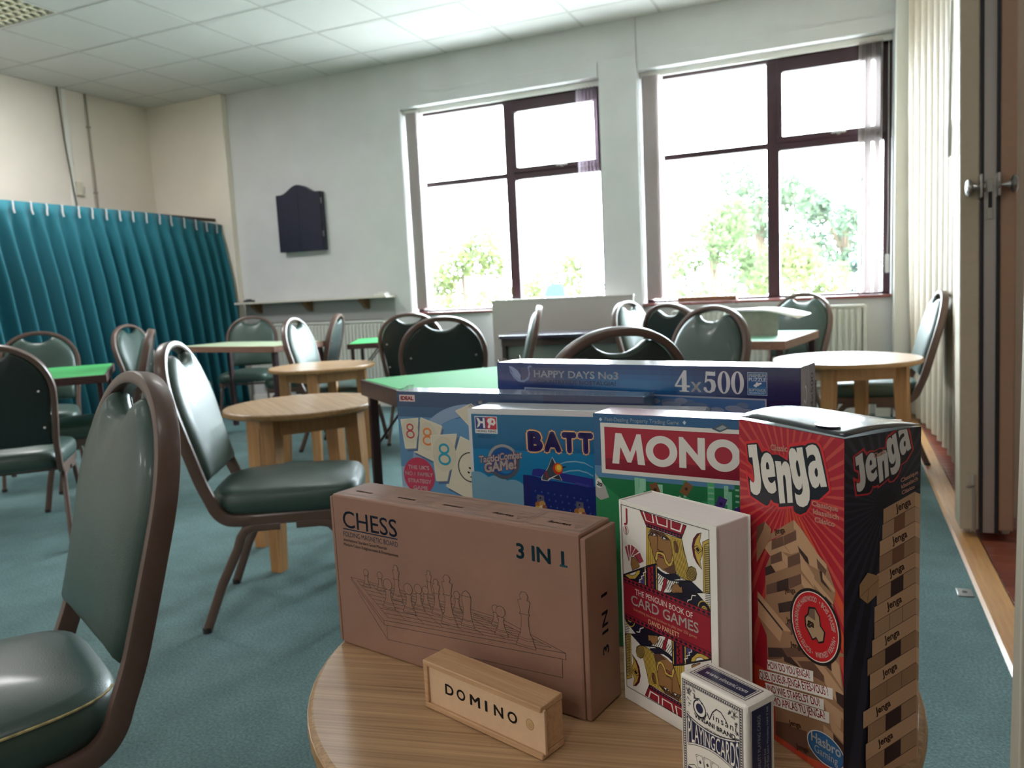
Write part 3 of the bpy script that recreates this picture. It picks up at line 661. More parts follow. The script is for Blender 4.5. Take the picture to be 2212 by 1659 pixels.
CH = [  # hoop-top x, y, facing angle, label
 (-1.117, 0.968, -115.5, 'large near green vinyl chair at lower left with a worn yellowish seat seam'),
 (-1.985, 1.832, 31, 'green vinyl chair with a bright sheen, drawn up to the near small round table'),
 (-3.085, 1.946, 135, 'green vinyl chair cut off by the left edge, its dark back panel towards us'),
 (-4.71, 3.32, -40, 'green vinyl chair facing us behind the green card table at the left edge'),
 (-5.05, 4.27, 14, 'narrow looking green chair before the teal curtain at the pale table left end'),
 (-3.47, 3.10, 225, 'green chair seen edge-on at the right side of the left green card table'),
 (-4.88, 5.46, -60, 'green chair facing us behind the pale table, beside the end of the curtain'),
 (-3.47, 4.27, 14, 'green chair with a pale shining back just left of the far small round table'),
 (-3.60, 5.0, 203, 'dark green chair seen edge-on in front of the long ribbed radiator'),
 (-2.60, 4.36, 108, 'dark chair half hidden behind another at the far green table near the left window'),
 (-1.82, 3.37, 120, 'dark backed chair right behind the large green table, in front of its twin'),
 (-1.88, 4.88, 203, 'chair seen edge-on in front of the dark desk and grey screen'),
 (-1.40, 5.31, -17, 'chair with a white shining back standing between the two windows'),
 (-0.88, 4.21, 58, 'black backed chair turned to the window, middle one of the cluster below the right window'),
 (-0.516, 3.49, -124, 'dark green chair nearest in front of the green table below the right window'),
 (-0.53, 1.96, 133, 'chair whose brown hoop peeps over the tallest game box'),
 (-0.235, 5.60, -118, 'green chair facing us directly below the right window'),
 (0.485, 4.61, 183, 'pale green chair seen from the side against the folding partition'),
 (0.80, 4.25, 12, 'chair just visible in the next room at the right edge, the nearer one'),
 (0.95, 5.0, 8, 'chair just visible in the next room at the right edge, the farther one'),
]
proto = None; chairs = []
for x, y, a, lab in CH:
    if proto is None:
        proto = thing('banquet_chair', lab, 'chair', group='green banquet chairs'); chair_parts(proto); o = proto
    else: o = copy_tree(proto); o['label'] = lab
    fx, fy = cos(radians(a)), sin(radians(a))
    o.location = (x+0.30*fx, y+0.30*fy, 0); o.rotation_euler = (0, 0, radians(a-90)); chairs.append(o)
# worn seam on the near chair's seat only
sm = MB(); e = 0.42; pts = []
for i in range(25):
    a = radians(105+135*i/24); c, d = cos(a), sin(a)
    px = abs(c)**e*(1 if c > 0 else -1); py = abs(d)**e*(1 if d > 0 else -1)
    pts.append((px*(0.205+0.012*py)*0.978, 0.048+py*0.236*0.978, 0.4515+RZ-0.375+0.0075))
sm.tube(pts, circ(0.0022, 6)).build('seat_seam', mat('worn_seam', (176, 160, 110), 0.8, noise=0.4, nscale=90), chairs[0])
chairs[0].children[-1]['label'] = 'worn yellowish seam along the seat edge'

# ================================================================== TABLES
M_lam = wood_mat('oak_laminate', (194, 158, 118), (132, 98, 66), 0.38, axis=0, scale=4.0, coat=0.2, stretch=90)
M_beech = wood_mat('beech_legs', (190, 142, 92), (162, 114, 68), 0.4, axis=2, scale=6)
M_edge = wood_mat('beech_edge', (178, 140, 92), (150, 112, 70), 0.35, axis=0, scale=6)
def round_table(name, label, x, y, D, rot=0.0, H=0.6, leg_r=None):
    t = thing(name, label, 'table', (x, y, 0), rot, 'round oak tables'); R = D/2
    top = MB().lathe([(0, H-0.022), (R-0.006, H-0.022), (R-0.001, H-0.018), (R, H-0.006), (R-0.001, H-0.003), (R-0.004, H-0.0008), (R-0.006, H), (0, H)], n=72).build('tabletop', M_lam, t)
    MB().lathe([(R-0.004, H-0.0225), (R+0.0006, H-0.018), (R+0.0012, H-0.012), (R+0.0006, H-0.005), (R-0.004, H-0.0035)], n=72).build('edge_band', M_edge, top)
    q = leg_r or R*0.74
    for k in range(4):
        a = pi/4+k*pi/2; ca, sa = cos(a), sin(a); w0, w1 = 0.029, 0.022
        vs = []
        for z, w, rr in ((0.0, w1, q*1.10), (H-0.10, w0, q*1.0), (H-0.0225, w0, q*0.995)):
            for du, dv in ((-w, -w), (w, -w), (w, w), (-w, w)): vs.append((rr*ca+du*ca-dv*sa, rr*sa+du*sa+dv*ca, z))
        fs = [(3, 2, 1, 0), (8, 9, 10, 11)]+[(r*4+i, r*4+(i+1) % 4, r*4+4+(i+1) % 4, r*4+4+i) for r in (0, 1) for i in range(4)]
        MB().add(vs, fs).build('leg', M_beech, t)
    s = q/sqrt(2)
    for k in range(4):
        Mx = Matrix.Rotation(k*pi/2, 4, 'Z'); MB().rbox(-s*0.93, s*0.93, s-0.009, s+0.009, H-0.092, H-0.0225, 0.003, 1, M=Mx).build('apron_rail', M_beech, t)
    return t
FT = round_table('round_table', 'round oak table in the foreground holding the games', -0.2385, 0.7597, 0.62, radians(11))
round_table('round_table', 'small round oak table nearest the camera among those behind, left of the game boxes', -1.97, 2.451, 0.605, radians(-39))
round_table('round_table', 'small round oak table farther back, behind the nearer round one at left', -2.985, 3.928, 0.65, radians(-22))
round_table('round_table', 'round oak table glaring white in the window light at right', 0.018, 4.06, 0.672, radians(28))

M_baize = mat('green_baize', (64, 160, 90), 0.7, noise=0.06, nscale=200, spec=0.15)
M_baizep = mat('pale_green_top', (178, 192, 160), 0.4, noise=0.04, nscale=60)
M_dkwood = wood_mat('dark_table_wood', (78, 48, 44), (52, 32, 32), 0.4, axis=0, scale=8)
M_dkmetal = mat('dark_leg_metal', (58, 38, 40), 0.35, 0.2)
def card_table(label, cx, cy, w, d, ang, H, top=None, edge=None, legm=None, th=0.04, brace=True, leg=0.012, over=0.0):
    t = thing('card_table', label, 'table', (cx, cy, 0), radians(ang), 'rectangular games tables'); edge = edge or M_dkwood; legm = legm or M_dkmetal
    MB().rbox(-w/2+0.012, w/2-0.012, -d/2+0.012, d/2-0.012, H-0.012, H, 0.002, 1).build('playing_surface', top or M_baize, t)
    for sx in (-1, 1): MB().rbox(sx*w/2-(0.012 if sx > 0 else 0), sx*w/2+(0.012 if sx < 0 else 0), -d/2, d/2, H-th, H-0.0012, 0.003).build('edge_rail', edge, t)
    for sy in (-1, 1): MB().rbox(-w/2+0.0125, w/2-0.0125, sy*d/2-(0.012 if sy > 0 else 0), sy*d/2+(0.012 if sy < 0 else 0), H-th, H-0.0012, 0.003).build('edge_rail', edge, t)
    for sx in (-1, 1):
        for sy in (-1, 1):
            x, y = sx*(w/2-0.035-over), sy*(d/2-0.035)
            l = MB().tube([(x, y, H-0.013), (x+sx*0.006, y+sy*0.006, 0.0)], rrect(leg, leg, 0.004, 2)).build('leg', legm, t)
            if brace: MB().tube([(x+sx*0.002, y, H-0.26), (x-sx*0.2, y, H-0.02)], circ(0.005, 6)).build('leg_brace', legm, l)
    return t
card_table('green topped folding card table at the far left with braced dark legs', -3.855, 2.59, 0.86, 0.84, 138, 0.70)
M_tan = wood_mat('tan_edge', (150, 112, 92), (112, 78, 64), 0.4, axis=0, scale=8)
card_table('long table with a pale top in front of the teal curtain', -4.18, 4.63, 1.12, 0.5, -9, 0.70, top=M_baizep, edge=M_tan, th=0.045, brace=False, leg=0.018)
card_table('large bright green table in the middle behind the game boxes', -1.10, 2.46, 0.80, 0.80, 50, 0.70, th=0.06, leg=0.016)
card_table('small green table far back by the ribbed radiator', -3.14, 5.10, 0.7, 0.7, 28, 0.68)
card_table('green table with a thick dark edge below the right window', -0.555, 4.90, 0.86, 0.70, 80, 0.66, top=mat('glare_green_top', (146, 196, 172), 0.4), th=0.05, edge=M_tan, leg=0.02)  # window glare on the green top is put into its paler colour
# dark desk and grey screen
t = thing('desk', 'dark desk with a glossy slate top in front of the grey screen', 'desk', (-1.88, 5.42, 0), radians(6))
M_desk = mat('desk_dark', (62, 50, 44), 0.45, noise=0.12, nscale=14); M_dtop = mat('desk_top', (70, 66, 84), 0.12, coat=0.5)
MB().rbox(-0.46, 0.46, -0.23, 0.23, 0.655, 0.68, 0.003).build('desk_top', M_dtop, t)
MB().rbox(-0.45, 0.45, -0.21, -0.195, 0.60, 0.654, 0.002).build('apron', M_desk, t)
MB().rbox(-0.42, 0.42, -0.15, -0.135, 0.25, 0.60, 0.002).build('modesty_panel', mat('desk_grey', (142, 150, 140), 0.5), t)
for s in (-1, 1): MB().rbox(s*0.436-0.014, s*0.436+0.014, -0.2, 0.2, 0.0, 0.654, 0.003).build('side_panel', M_desk, t)
t = thing('screen', 'plain grey freestanding screen board standing under the left window', 'screen', (-2.08, 5.86, 0))
MB().rbox(-0.60, 0.60, -0.012, 0.012, 0.12, 0.92, 0.004).build('board', mat('screen_grey', (174, 168, 162), 0.7, noise=0.04, nscale=90), t)
MB().rbox(-0.605, 0.605, -0.016, 0.016, 0.92, 0.935, 0.003).build('top_trim', mat('screen_trim', (200, 198, 190), 0.4, 0.3), t)
for s in (-1, 1): MB().rbox(s*0.55-0.015, s*0.55+0.015, -0.09, 0.09, 0.0, 0.025, 0.004).rbox(s*0.55-0.012, s*0.55+0.012, -0.012, 0.012, 0.025, 0.12, 0.003).build('foot', M_metal, t)
# carton with a white sheet on the far green table
t = thing('carton', 'grey cardboard carton standing on the green table below the right window', 'box', (-0.52, 4.93, 0.6605), radians(12))
M_grey = mat('grey_card', (160, 150, 144), 0.8, noise=0.1, nscale=30)
MB().rbox(-0.15, 0.15, -0.11, 0.11, 0, 0.145, 0.002).build('carton_body', M_grey, t); MB().box(-0.15, 0.15, -0.012, 0.012, 0.1453, 0.1458).build('tape', mat('brown_tape', (140, 110, 80), 0.4), t)
vs = []
for j in range(2):
    for i in range(13):
        u = i/12; vs.append((-0.15+0.45*u+0.04*j, -0.18+0.3*j, 0.0+0.02*sin(u*pi)-0.045*u*u*(1-0.3*j)))
sh = MB().add(vs, [(i, i+1, 14+i, 13+i) for i in range(12)], 0, True).build('paper_sheet', mat('paper_white', (238, 238, 234), 0.35), None, (-0.52, 4.93, 0.8085), radians(-4), auto=False)
sol = sh.modifiers.new('thick', 'SOLIDIFY'); sol.thickness = 0.002; sol.offset = 1; tag(sh, 'large white sheet lying on the grey carton below the right window', 'paper')
t = thing('parcel', 'flat brown cardboard parcel on the sill of the right window', 'box', (-0.93, 6.06, 0.8525), radians(-2))
MB().rbox(-0.24, 0.2, -0.05, 0.05, 0, 0.035, 0.002).build('parcel_body', mat('kraft_dull', (128, 86, 62), 0.7, noise=0.15, nscale=20), t)
MB().box(-0.24, 0.2, -0.014, 0.014, 0.0352, 0.0356).build('tape', mat('brown_tape'), t)
JENGA_D=[[(7.3,259.7),(24.5,264.2),(28.4,257.3),(32.1,258.2),(36.7,257.5),(39.9,255.6),(48.8,255.8),(56.3,254.3),(57.9,263.8),(61.3,266.9),(76.8,270.8),(79.7,272.6),(84.8,273.8),(89.3,273.4),(93.2,270.6),(95.9,264.5),(99.2,252),(103.2,236),(92,225.5),(83.8,223.6),(82.9,218.6),(78.2,212),(71.7,208.3),(66.3,208.6),(63,210.1),(62.4,213.2),(46.1,208.4),(45.5,211),(40.6,210.8),(38.7,212.8),(37.3,208.6),(34,206.7),(30,206.8),(11.5,211.4),(7.7,235.6),(16.1,229.8),(15.5,237.6),(9.3,242.4)],[(9.6,258.1),(23.1,261.1),(28.4,253.6),(30.7,255),(34,256.1),(37.9,255.3),(40.2,254),(47.6,255.1),(58.1,251.9),(58.5,257.9),(60.7,263.8),(64.9,264.9),(74.4,267.6),(76.2,267.3),(79.1,269.4),(84.2,271.1),(88.2,271.1),(91.5,268.5),(93.7,262.8),(97,252.4),(100.8,236.4),(90.9,226.8),(82.9,225),(82,220.2),(77.7,213.7),(71.8,210.2),(67,210.1),(64.2,211.8),(63.7,215.4),(47.7,210.6),(47.4,213.4),(42,213.1),(38.4,215.1),(36.7,210.9),(34,208.5),(30.7,208.5),(13.7,212.9),(10.5,230.2),(14.6,227),(17.7,225.2),(18.8,227.9),(16.6,239.8),(11.4,243.3)],[(11,257.3),(22,259.6),(22.9,251.7),(25.1,241.4),(27,229.1),(27,222.8),(25.5,218),(22,215),(17.9,214.8),(14.4,216.8),(13.2,223.3),(13.6,227.1),(15.3,225.7),(17.7,225),(19.1,227.5),(18.9,232.4),(17.6,240),(16.7,247.3),(12.7,246.6)],[(35.3,254.6),(38.6,253.5),(41.1,250.2),(42.7,245.7),(44,236),(35,233.2),(36,231),(37.6,229.6),(39.6,229.2),(41.5,230.5),(43.5,232.8),(45.2,224.3),(42.7,221.6),(39.5,220.2),(35.5,220.7),(31.6,224.2),(29,229.5),(27.4,236),(26.8,242.7),(27.9,248.7),(30.7,252.8),(33,254.2)],[(34.4,246.8),(35.9,245.8),(36.8,243.2),(37,240.8),(33.7,239.9),(33,242.4),(33.4,245.4)],[(43.7,249),(50.3,249.9),(51.2,245.7),(51.9,247.9),(53.8,250.4),(56.3,251),(58.7,249.6),(60.5,246.3),(61.4,240.9),(62.3,231.8),(63.4,218.1),(57.5,216.5),(57,223.6),(55.8,235.1),(54.9,238.7),(53.7,239.6),(52.7,237.7),(53,232.2),(55,215.8),(48.8,214),(47.8,221.6),(46.4,233.1),(44.9,242.3)],[(62.8,263.3),(65.8,262.9),(68.2,259.9),(67.6,264.1),(73.8,265.8),(75,259.5),(77.8,246.5),(80.4,237.9),(81.5,231.4),(81.2,224.6),(78.9,219.9),(74.8,217.1),(70.6,216.8),(67.6,218.2),(66.1,223.4),(65.6,227),(67.7,226),(70.7,226),(73,227.7),(74.1,230.7),(73.7,236.5),(72.8,232.2),(70.1,230),(67.1,231),(64.1,235),(62.3,241.1),(60.6,248.1),(59.4,254.4),(59.3,259),(60.7,262)],[(67.9,254.5),(69.3,253.5),(70.8,248.3),(71.8,243),(70.9,240.9),(69.3,241.6),(67.5,246.7),(66.9,251.2)],[(77.3,265.7),(80.2,268.2),(84.2,269.7),(87.6,269.4),(90.1,267),(92.1,262.9),(94.3,255.4),(96.4,247.9),(98.8,239),(92.8,237.4),(91.7,240.8),(90.3,237.4),(87.2,235.1),(84.1,236),(81.5,240.4),(80.1,245.6),(80.1,251),(81.9,254.4),(84.7,256.5),(87.6,257.5),(87,260.3),(85.3,261.7),(83.1,261.3),(80.8,260),(79.3,257.8)],[(88.4,251.9),(89.5,250.1),(89.9,246.6),(88.9,244.4),(87.3,245.2),(86.4,248.1),(87,250.7)]]
TOWF_D=[('M',[(30.1,170.8),(37.2,178),(64.1,196.2),(64.1,204.3),(74.9,197.1),(84.4,184.6),(98,177.8),(107.4,158),(105,146.3),(110.4,110.4),(121.5,111.2),(32.9,72.8),(32.1,92.3),(20.9,107.2),(31.5,127.8),(30.9,152.4),(37.1,165.4)]),('M',[(30.6,171.3),(36.2,178.5),(64.5,196.4),(64.6,204.1),(38.8,185.8)]),('L',[(64.1,204.3),(74.9,196.4),(87,185.3),(98,172.4),(91.3,178.4),(66.8,196.3),(64.5,196.4)]),('L',[(66.8,196.3),(91.3,178.4),(90.4,170),(80.9,171.1),(79.2,176.8),(66.7,183.6)]),('D',[(39.2,179.7),(52.3,187),(53.2,179.3),(39.1,171.2)]),('D',[(52.8,187.1),(66.8,195.9),(67.2,187.9),(53.7,179.5)]),('L',[(38.6,170.7),(53.2,179),(60.7,174),(50.8,173.2),(37.1,165.4),(30.1,170.8),(36.2,177.7),(39.2,179.7)]),('L',[(54.2,179.6),(67.2,187.8),(79.2,176.8),(70.7,179.1),(61.1,174.1)]),('K',[(68.5,183.4),(79.2,176.8),(80.9,171.4),(72.1,174.6)]),('D',[(37.6,165.2),(50.3,173.4),(51.2,165.4),(38,158)]),('L',[(50.3,173.4),(57.4,170.9),(57.3,161.5),(51.7,165.5)]),('L',[(38,158),(51.2,165.4),(56.8,161.4),(43.8,153.5)]),('D',[(57.4,170.5),(70.7,178.4),(71.6,169.6),(57.8,161.3)]),('L',[(70.7,178.4),(86.1,163.7),(85.7,153.9),(72,164.1),(71.6,169.6)]),('K',[(30.9,153.1),(38,157.6),(43.3,153),(31.3,145.8)]),('M',[(31.3,145.8),(71.6,168.1),(72,160.9),(31.7,137.6)]),('D',[(32.2,137.8),(44.7,145),(45.1,135.9),(32.1,129.1)]),('K',[(44.7,145),(58.2,152.8),(58.5,143.1),(45.1,135.9)]),('D',[(58.2,152.8),(72,160.9),(72.9,153),(59,143.3)]),('L',[(72,160.9),(97.1,146.2),(97.1,138.7),(84.3,144.4),(72.8,152.3)]),('M',[(31.6,128.2),(75.5,150.4),(76.4,144.4),(64.5,135.9),(45.5,126.8),(31.4,119.4)]),('K',[(46,126.2),(64.5,135.9),(63.5,126.1),(47.3,118.6)]),('M',[(44.4,116.7),(63.5,126.1),(63.5,118.9),(45.3,109.6)]),('D',[(54,111.5),(63,116.1),(62.9,105.5),(54.9,101.6)]),('M',[(32.1,91.6),(66.2,106.9),(77.1,100.5),(33,82.8)]),('K',[(33.5,81.8),(49.9,88.4),(56.6,83.1),(33.9,73.3)]),('D',[(49.9,88.4),(83.3,102.8),(83.3,94.7),(56.6,83.1)]),('L',[(86.2,185.1),(98.4,176.6),(98.4,172.5),(88.3,178.9)]),('D',[(88.3,178.9),(98.4,172.2),(97.1,167.4),(89.6,171.1)]),('L',[(94.2,169.8),(107,159.2),(106.2,156.9),(94.6,163.8)]),('K',[(91.3,169.5),(94.2,169.8),(94.6,163.8),(103.8,155.7),(92.9,161.2)]),('L',[(84.4,162.5),(105,149),(105,146),(97.1,148.9),(86.1,156.1)]),('K',[(97.1,151),(105,146.3),(98,145.8)]),('M',[(21.2,187),(31.4,194.1),(38.8,189.5),(37.2,180.2),(20.6,154.4)]),('D',[(21.2,187),(31.4,194.1),(29.3,186.9),(20.9,171.9)]),('L',[(21.3,128.8),(60.6,107.5),(49,92.5),(22,106)]),('M',[(51.1,104.5),(60.6,106.8),(59.6,101.3),(48,92.1)]),('K',[(21.7,122.8),(52,105.6),(51.1,103.7),(22,120.2)])]
TOWF2_D=[('M',[(33.7,81.6),(82.9,102.3),(95.6,96.8),(105,102.1),(102.9,107.2),(110,109),(112.8,94.3),(115.6,77.9),(119.8,66.4),(119.9,53.9),(122.8,37.1),(122.8,21.6),(103,10.1),(41.6,6.1),(41.8,27.6)]),('D',[(33.7,81.6),(50.1,88.5),(50,78.8),(33.6,71)]),('K',[(50.1,88.5),(71.2,79.8),(64.8,78.9),(52.5,77.3)]),('D',[(67.3,84.4),(83.7,91),(95.6,84.1),(95.6,78.6),(85.2,78.7),(72.8,80.5)]),('L',[(83.7,99),(92,101.3),(92.7,94.3),(108.6,76.3),(108.6,68.5),(97.1,78.1),(95.6,84.1),(83.7,91.6)]),('L',[(95.6,104.1),(102.9,104.8),(110.7,99.9),(113.5,82.2),(102.9,91),(103.6,98.5)]),('K',[(92.7,99.2),(102.9,98.2),(103.6,91.4),(93.4,94.6)]),('L',[(95.6,92),(115.6,78.5),(115.7,73.8),(106.5,76.5),(97.1,82.9)]),('K',[(107.2,76.8),(115.6,77.3),(116.4,65.2),(108.6,67.9)]),('L',[(94.1,65.7),(119.8,61.6),(120.6,54.3),(112.9,57.5),(112.2,47.5),(100,51.5)]),('M',[(41.8,27.6),(100,47.2),(102.9,39.5),(41.7,18.2)]),('D',[(41.7,18.2),(58.7,24.4),(58.6,8.6),(41.5,5.4)]),('D',[(58.7,22.4),(77.2,27.1),(78.8,13.9),(58.6,8)]),('L',[(94.9,42.7),(104.4,40.3),(105.8,33.2),(95.6,31.9)]),('L',[(100,52.1),(122.7,41.8),(122.8,35.3),(103.7,41.8)]),('K',[(105.1,40.1),(115.1,35.8),(115.8,27.2),(105.8,32.5)]),('L',[(115.1,34),(122.8,31.1),(122.8,21.6),(116.5,23.9)]),('D',[(41.5,5.4),(78.8,13.9),(95.6,13.2),(103,10.1),(75.6,5.7)])]
JACK_D=[('hat',[(28.3,194.2),(85.1,192.9),(79.1,180.1),(36.3,181.2)]),('hatband',[(35.2,184.1),(79.7,183.5),(79.1,179.9),(36.1,181.2)]),('hw1',[(31.9,194.2),(33.3,194.5),(36.8,186.8),(44.8,186.5),(43.3,194.2),(44.7,194.3),(46.5,186.1),(35.7,186.1)]),('hw2',[(48.1,193.7),(49.5,193.7),(51.3,187.2),(61.6,186.9),(61.8,193.3),(63.1,193.3),(62.9,185.9),(50.1,186.1)]),('hw3',[(66.7,193.4),(68,193.4),(67.8,186.8),(77.1,186.6),(79.5,193.2),(81.1,193),(78.3,185.2),(66.5,185.7)]),('hairL',[(35.9,180.6),(42.5,180.5),(38.1,174.8),(39.9,166.8),(44.3,155.3),(47.2,148.7),(34.4,143.2)]),('face',[(42.5,180),(57.4,179.8),(65.9,177.2),(68.1,166.5),(68.5,156.4),(71.4,146.5),(64.1,143.9),(56.2,144.9),(48.8,146.5),(46.9,150.2),(43.7,156.2),(40.6,165.9),(38,172.1)]),('faceshade',[(42.5,180),(65.9,179.2),(65.8,174.6),(58.5,173.4),(53.2,176.3),(50.6,177.7),(49.1,174.2),(40.8,173.3),(38.3,171.7)]),('chinsh',[(56.2,146.4),(64.3,150.2),(69,154),(71.4,146.5),(64.1,143.9)]),('eye1',[(41.3,175.5),(44.4,177.1),(48.8,175.2),(45,174.1)]),('eye2',[(53.2,175.5),(57.3,176.7),(61.2,174.5),(56.5,173.7)]),('pup1',[(42.7,176.1),(44.8,176.9),(45.4,175.5),(43.6,174.5)]),('pup2',[(54.9,175.6),(56.9,176.3),(57.5,174.7),(55.5,173.9)]),('nose',[(49.6,178.5),(50.9,178.6),(49.7,163.5),(52.7,162.4),(57.1,162.7),(56.7,161.6),(52.7,161.4),(49,162.5)]),('mous',[(48.3,160.5),(53.4,161.3),(58.1,160.9),(59.9,156.2),(63.1,152.9),(65.8,155.2),(68.1,164.5),(68.8,157.5),(66.3,151.8),(63,150.1),(59.1,152.4),(56.6,158),(53.3,159.2),(49.9,158.3),(49.4,153.5),(47.2,150.3),(46,153.6)]),('lips',[(49.9,158),(56.6,158.5),(56.6,156.1),(49.8,156.2)]),('hairR',[(57.4,179.8),(65.9,179.2),(79.1,179.8),(81.7,169.9),(85.1,159.3),(86.5,153.7),(95.5,153.1),(94.7,148.5),(90.3,144.7),(83.4,143.8),(75.8,144.7),(71.4,147.5),(69.1,156.6),(66.9,168.8),(65.8,175.1)]),('curl',[(86.6,156.2),(90.1,158.1),(94.3,157.3),(95.7,152.7),(93.5,147.1),(89.1,144.4),(85.4,145.8),(84.2,150.5)]),('ear',[(70,175.1),(72.9,175.8),(75,170.8),(74.6,166.6),(72,165.5),(70.8,168.2)]),('body',[(3.4,126.2),(34.1,142.5),(48.9,149.2),(48.8,146.5),(56.1,141.2),(70.5,139.6),(83.4,143.2),(89.1,144.4),(101.8,138.6),(101.7,137.7),(49.3,122),(3.2,123.1)]),('sleeve',[(4.9,125.8),(26.7,137.3),(25.1,132.6),(19,126),(11.5,123.8)]),('sleeve2',[(10.2,128.4),(20.8,134.1),(20,131.1),(15.4,128.2)]),('blueL',[(23.3,125),(30.9,133.6),(31.2,123.5),(27.6,123.5)]),('redL',[(36.1,141.8),(43.3,145.5),(43.2,123.8),(36.2,123.9)]),('yel1',[(32.2,141),(33.5,141.6),(33.3,123.3),(31.9,123.2)]),('yel2',[(46.8,147),(47.8,147.3),(47.9,122.6),(46.6,122.9)]),('shirt',[(48.9,140.8),(55.3,138.9),(63.9,137.7),(75.1,139.8),(69,130.9),(63.6,126.2),(48.6,121.7)]),('redtie',[(56.6,137.7),(60.6,137.8),(59.8,132.3),(55.5,123.8),(52,122.8),(55,129.9)]),('collar',[(48.8,146),(54.1,143.8),(61.4,142.7),(71.4,146),(77.1,143.5),(70.6,140.6),(61.3,138.5),(54,139.6),(49,141.8)]),('collw',[(48.8,146.5),(50.8,146.5),(55.5,144.7),(60.8,143),(59.4,142.4),(53.4,143.3),(48.7,145.2)]),('hand2',[(65.7,132),(69.8,136.8),(73.7,137.4),(76.2,135.1),(78.2,136.7),(78.9,130.8),(66.2,127)]),('axe',[(101.5,190.3),(97,188.5),(92.6,183),(90.8,175.7),(92.2,167.6),(95.7,162.6),(101.3,158.5),(99.7,165.2),(101.9,170.6),(102.4,177.6),(99.5,182.3)]),('axered',[(100.6,189.9),(97,188.5),(92.6,183),(90.8,175.7),(92.2,167.6),(95.7,162.6),(100.8,159),(96.4,164.8),(94.1,170.6),(93.7,177.9),(95.6,183.3)]),('axedia',[(92.4,175.1),(96.4,178.1),(101.4,174.7),(97.7,171.3)]),('axedia2',[(95.1,175),(97,176.5),(99.3,174.6),(97.5,172.9)]),('pole',[(102.8,182.6),(110.3,187.3),(110.1,140.2),(102.6,137.9)]),('polei',[(104.9,180.6),(109.9,183.8),(109.8,140.1),(104.5,138.5)]),('fan1',[(5.8,154.2),(9.2,156.4),(12.3,141.6),(10.8,140.6)]),('fan2',[(9.6,157.3),(14.1,158.1),(13.1,142.3),(12,142.6)]),('fan3',[(14.9,158.9),(20.7,157),(14.7,146),(12.8,145)]),('fan4',[(21,157.1),(26,154.3),(17.7,147.9),(14.4,147)]),('fan5',[(26.7,154.2),(31.7,146.2),(25.5,142.4),(17.8,148.5)]),('hand',[(14.7,146),(19.2,147.2),(24.1,143.6),(25.8,140.3),(23.9,138.2),(20.9,136.8),(15.7,133.5),(13.7,138.7)])]
BATL_D=[('boardback',[(86.6,171.6),(88.2,177.2),(95.8,178.4),(168.1,169.4),(168.5,158.8),(86.9,169.2)]),('board',[(74.2,169.3),(87.7,168.9),(109.2,164.3),(168.5,158.8),(167.8,120.5),(73.6,123.8)]),('brddark',[(74.2,169.3),(84.3,167.9),(83,125.3),(73.6,125.4)]),('flap',[(141.6,161.6),(145.7,164.2),(162.3,161.4),(161.4,158.3)]),('rk1',[(115.1,193.4),(118.8,185.1),(115.5,175.6),(107.3,176.7)]),('rkw',[(115.1,194.2),(120,185.9),(127.9,179.4),(123.5,172.1),(127.2,165),(112.6,166.8),(108.3,163.1),(99.2,163.7),(99.4,167.6),(107.4,178.2)]),('rkbody',[(100.2,166.9),(103.9,174.5),(116.6,183.4),(124.4,173.7),(109.3,166.6),(107.5,163.8),(100.5,164.5)]),('fin2',[(122.7,172.5),(126.4,165.3),(114.3,167.3)]),('rkred',[(104.3,174.6),(106,175),(108.5,167.4),(106.8,166.9)]),('tr1',[(124.9,186.2),(133.2,189.3),(145.2,190.7),(157.1,189.3),(167.8,183.8),(167.8,183.1),(157,187.8),(145.2,189.1),(133.1,187.7),(125.7,185.4)]),('tr2',[(127.7,175.5),(136.7,178.3),(148.8,179.7),(160.5,177.4),(167.8,173.2),(167.8,172.1),(160.5,175.8),(148.7,178.2),(137.5,177),(128.1,174.3)])]
# ================================================================== GAMES ON THE FOREGROUND TABLE
TZ = 0.6004
M_ink = print_mat('printed_card', 0.42); M_inkg = print_mat('printed_gloss', 0.28, 0.25); M_inkw = print_mat('printed_under_film', 0.22, 0.45)
def dirs(a): a = radians(a); return Vector((cos(a), sin(a), 0)), Vector((-sin(a), cos(a), 0))
def game(name, label, cat, fl, ang, group='games on the foreground table'):
    return thing(name, label, cat, (fl[0], fl[1], TZ), radians(ang), group)
def fmat(L, Wd, H, which):
    e = 0.00012
    if which == 'front': return face_m((0, -e, 0), (1, 0, 0), (0, 0, 1))
    if which == 'right': return face_m((L+e, 0, 0), (0, 1, 0), (0, 0, 1))
    if which == 'left': return face_m((-e, Wd, 0), (0, -1, 0), (0, 0, 1))
    if which == 'top': return face_m((0, 0, H+e), (1, 0, 0), (0, 1, 0))

# ---- chess set carton -------------------------------------------------
M_kraft = mat('kraft_board', (146, 108, 90), 0.62, noise=0.1, nscale=14, bump=0.1, bscale=900)
CW, CD, CH_ = 0.339, 0.060, 0.179
t = game('chess_box', 'brown kraft carton lettered CHESS 3 IN 1, leftmost on the table', 'box', (-0.543, 0.709), -12.5)
b = MB(); b.rbox(0.004, CW-0.006, 0, CD, 0, CH_, 0.0022, 2).build('carton_body', M_kraft, t)
for x0, x1 in ((-0.001, 0.0035), (CW-0.0055, CW)): MB().rbox(x0, x1, 0.0008, CD-0.0005, 0.0012, CH_-0.0035, 0.0012, 2).build('tuck_flap', M_kraft, t)
A = Art(339, 179); NV = (24, 36, 62); LN = (66, 52, 50)
A.part = 'title_lettering'
A.text('CHESS', 20, 105, 142, 19.5, NV, bold=0.004); A.rect(19.3, 139.4, 105, 140.8, NV)
A.text('FOLDING MAGNETIC BOARD', 19, 105, 131.3, 5.6, NV)
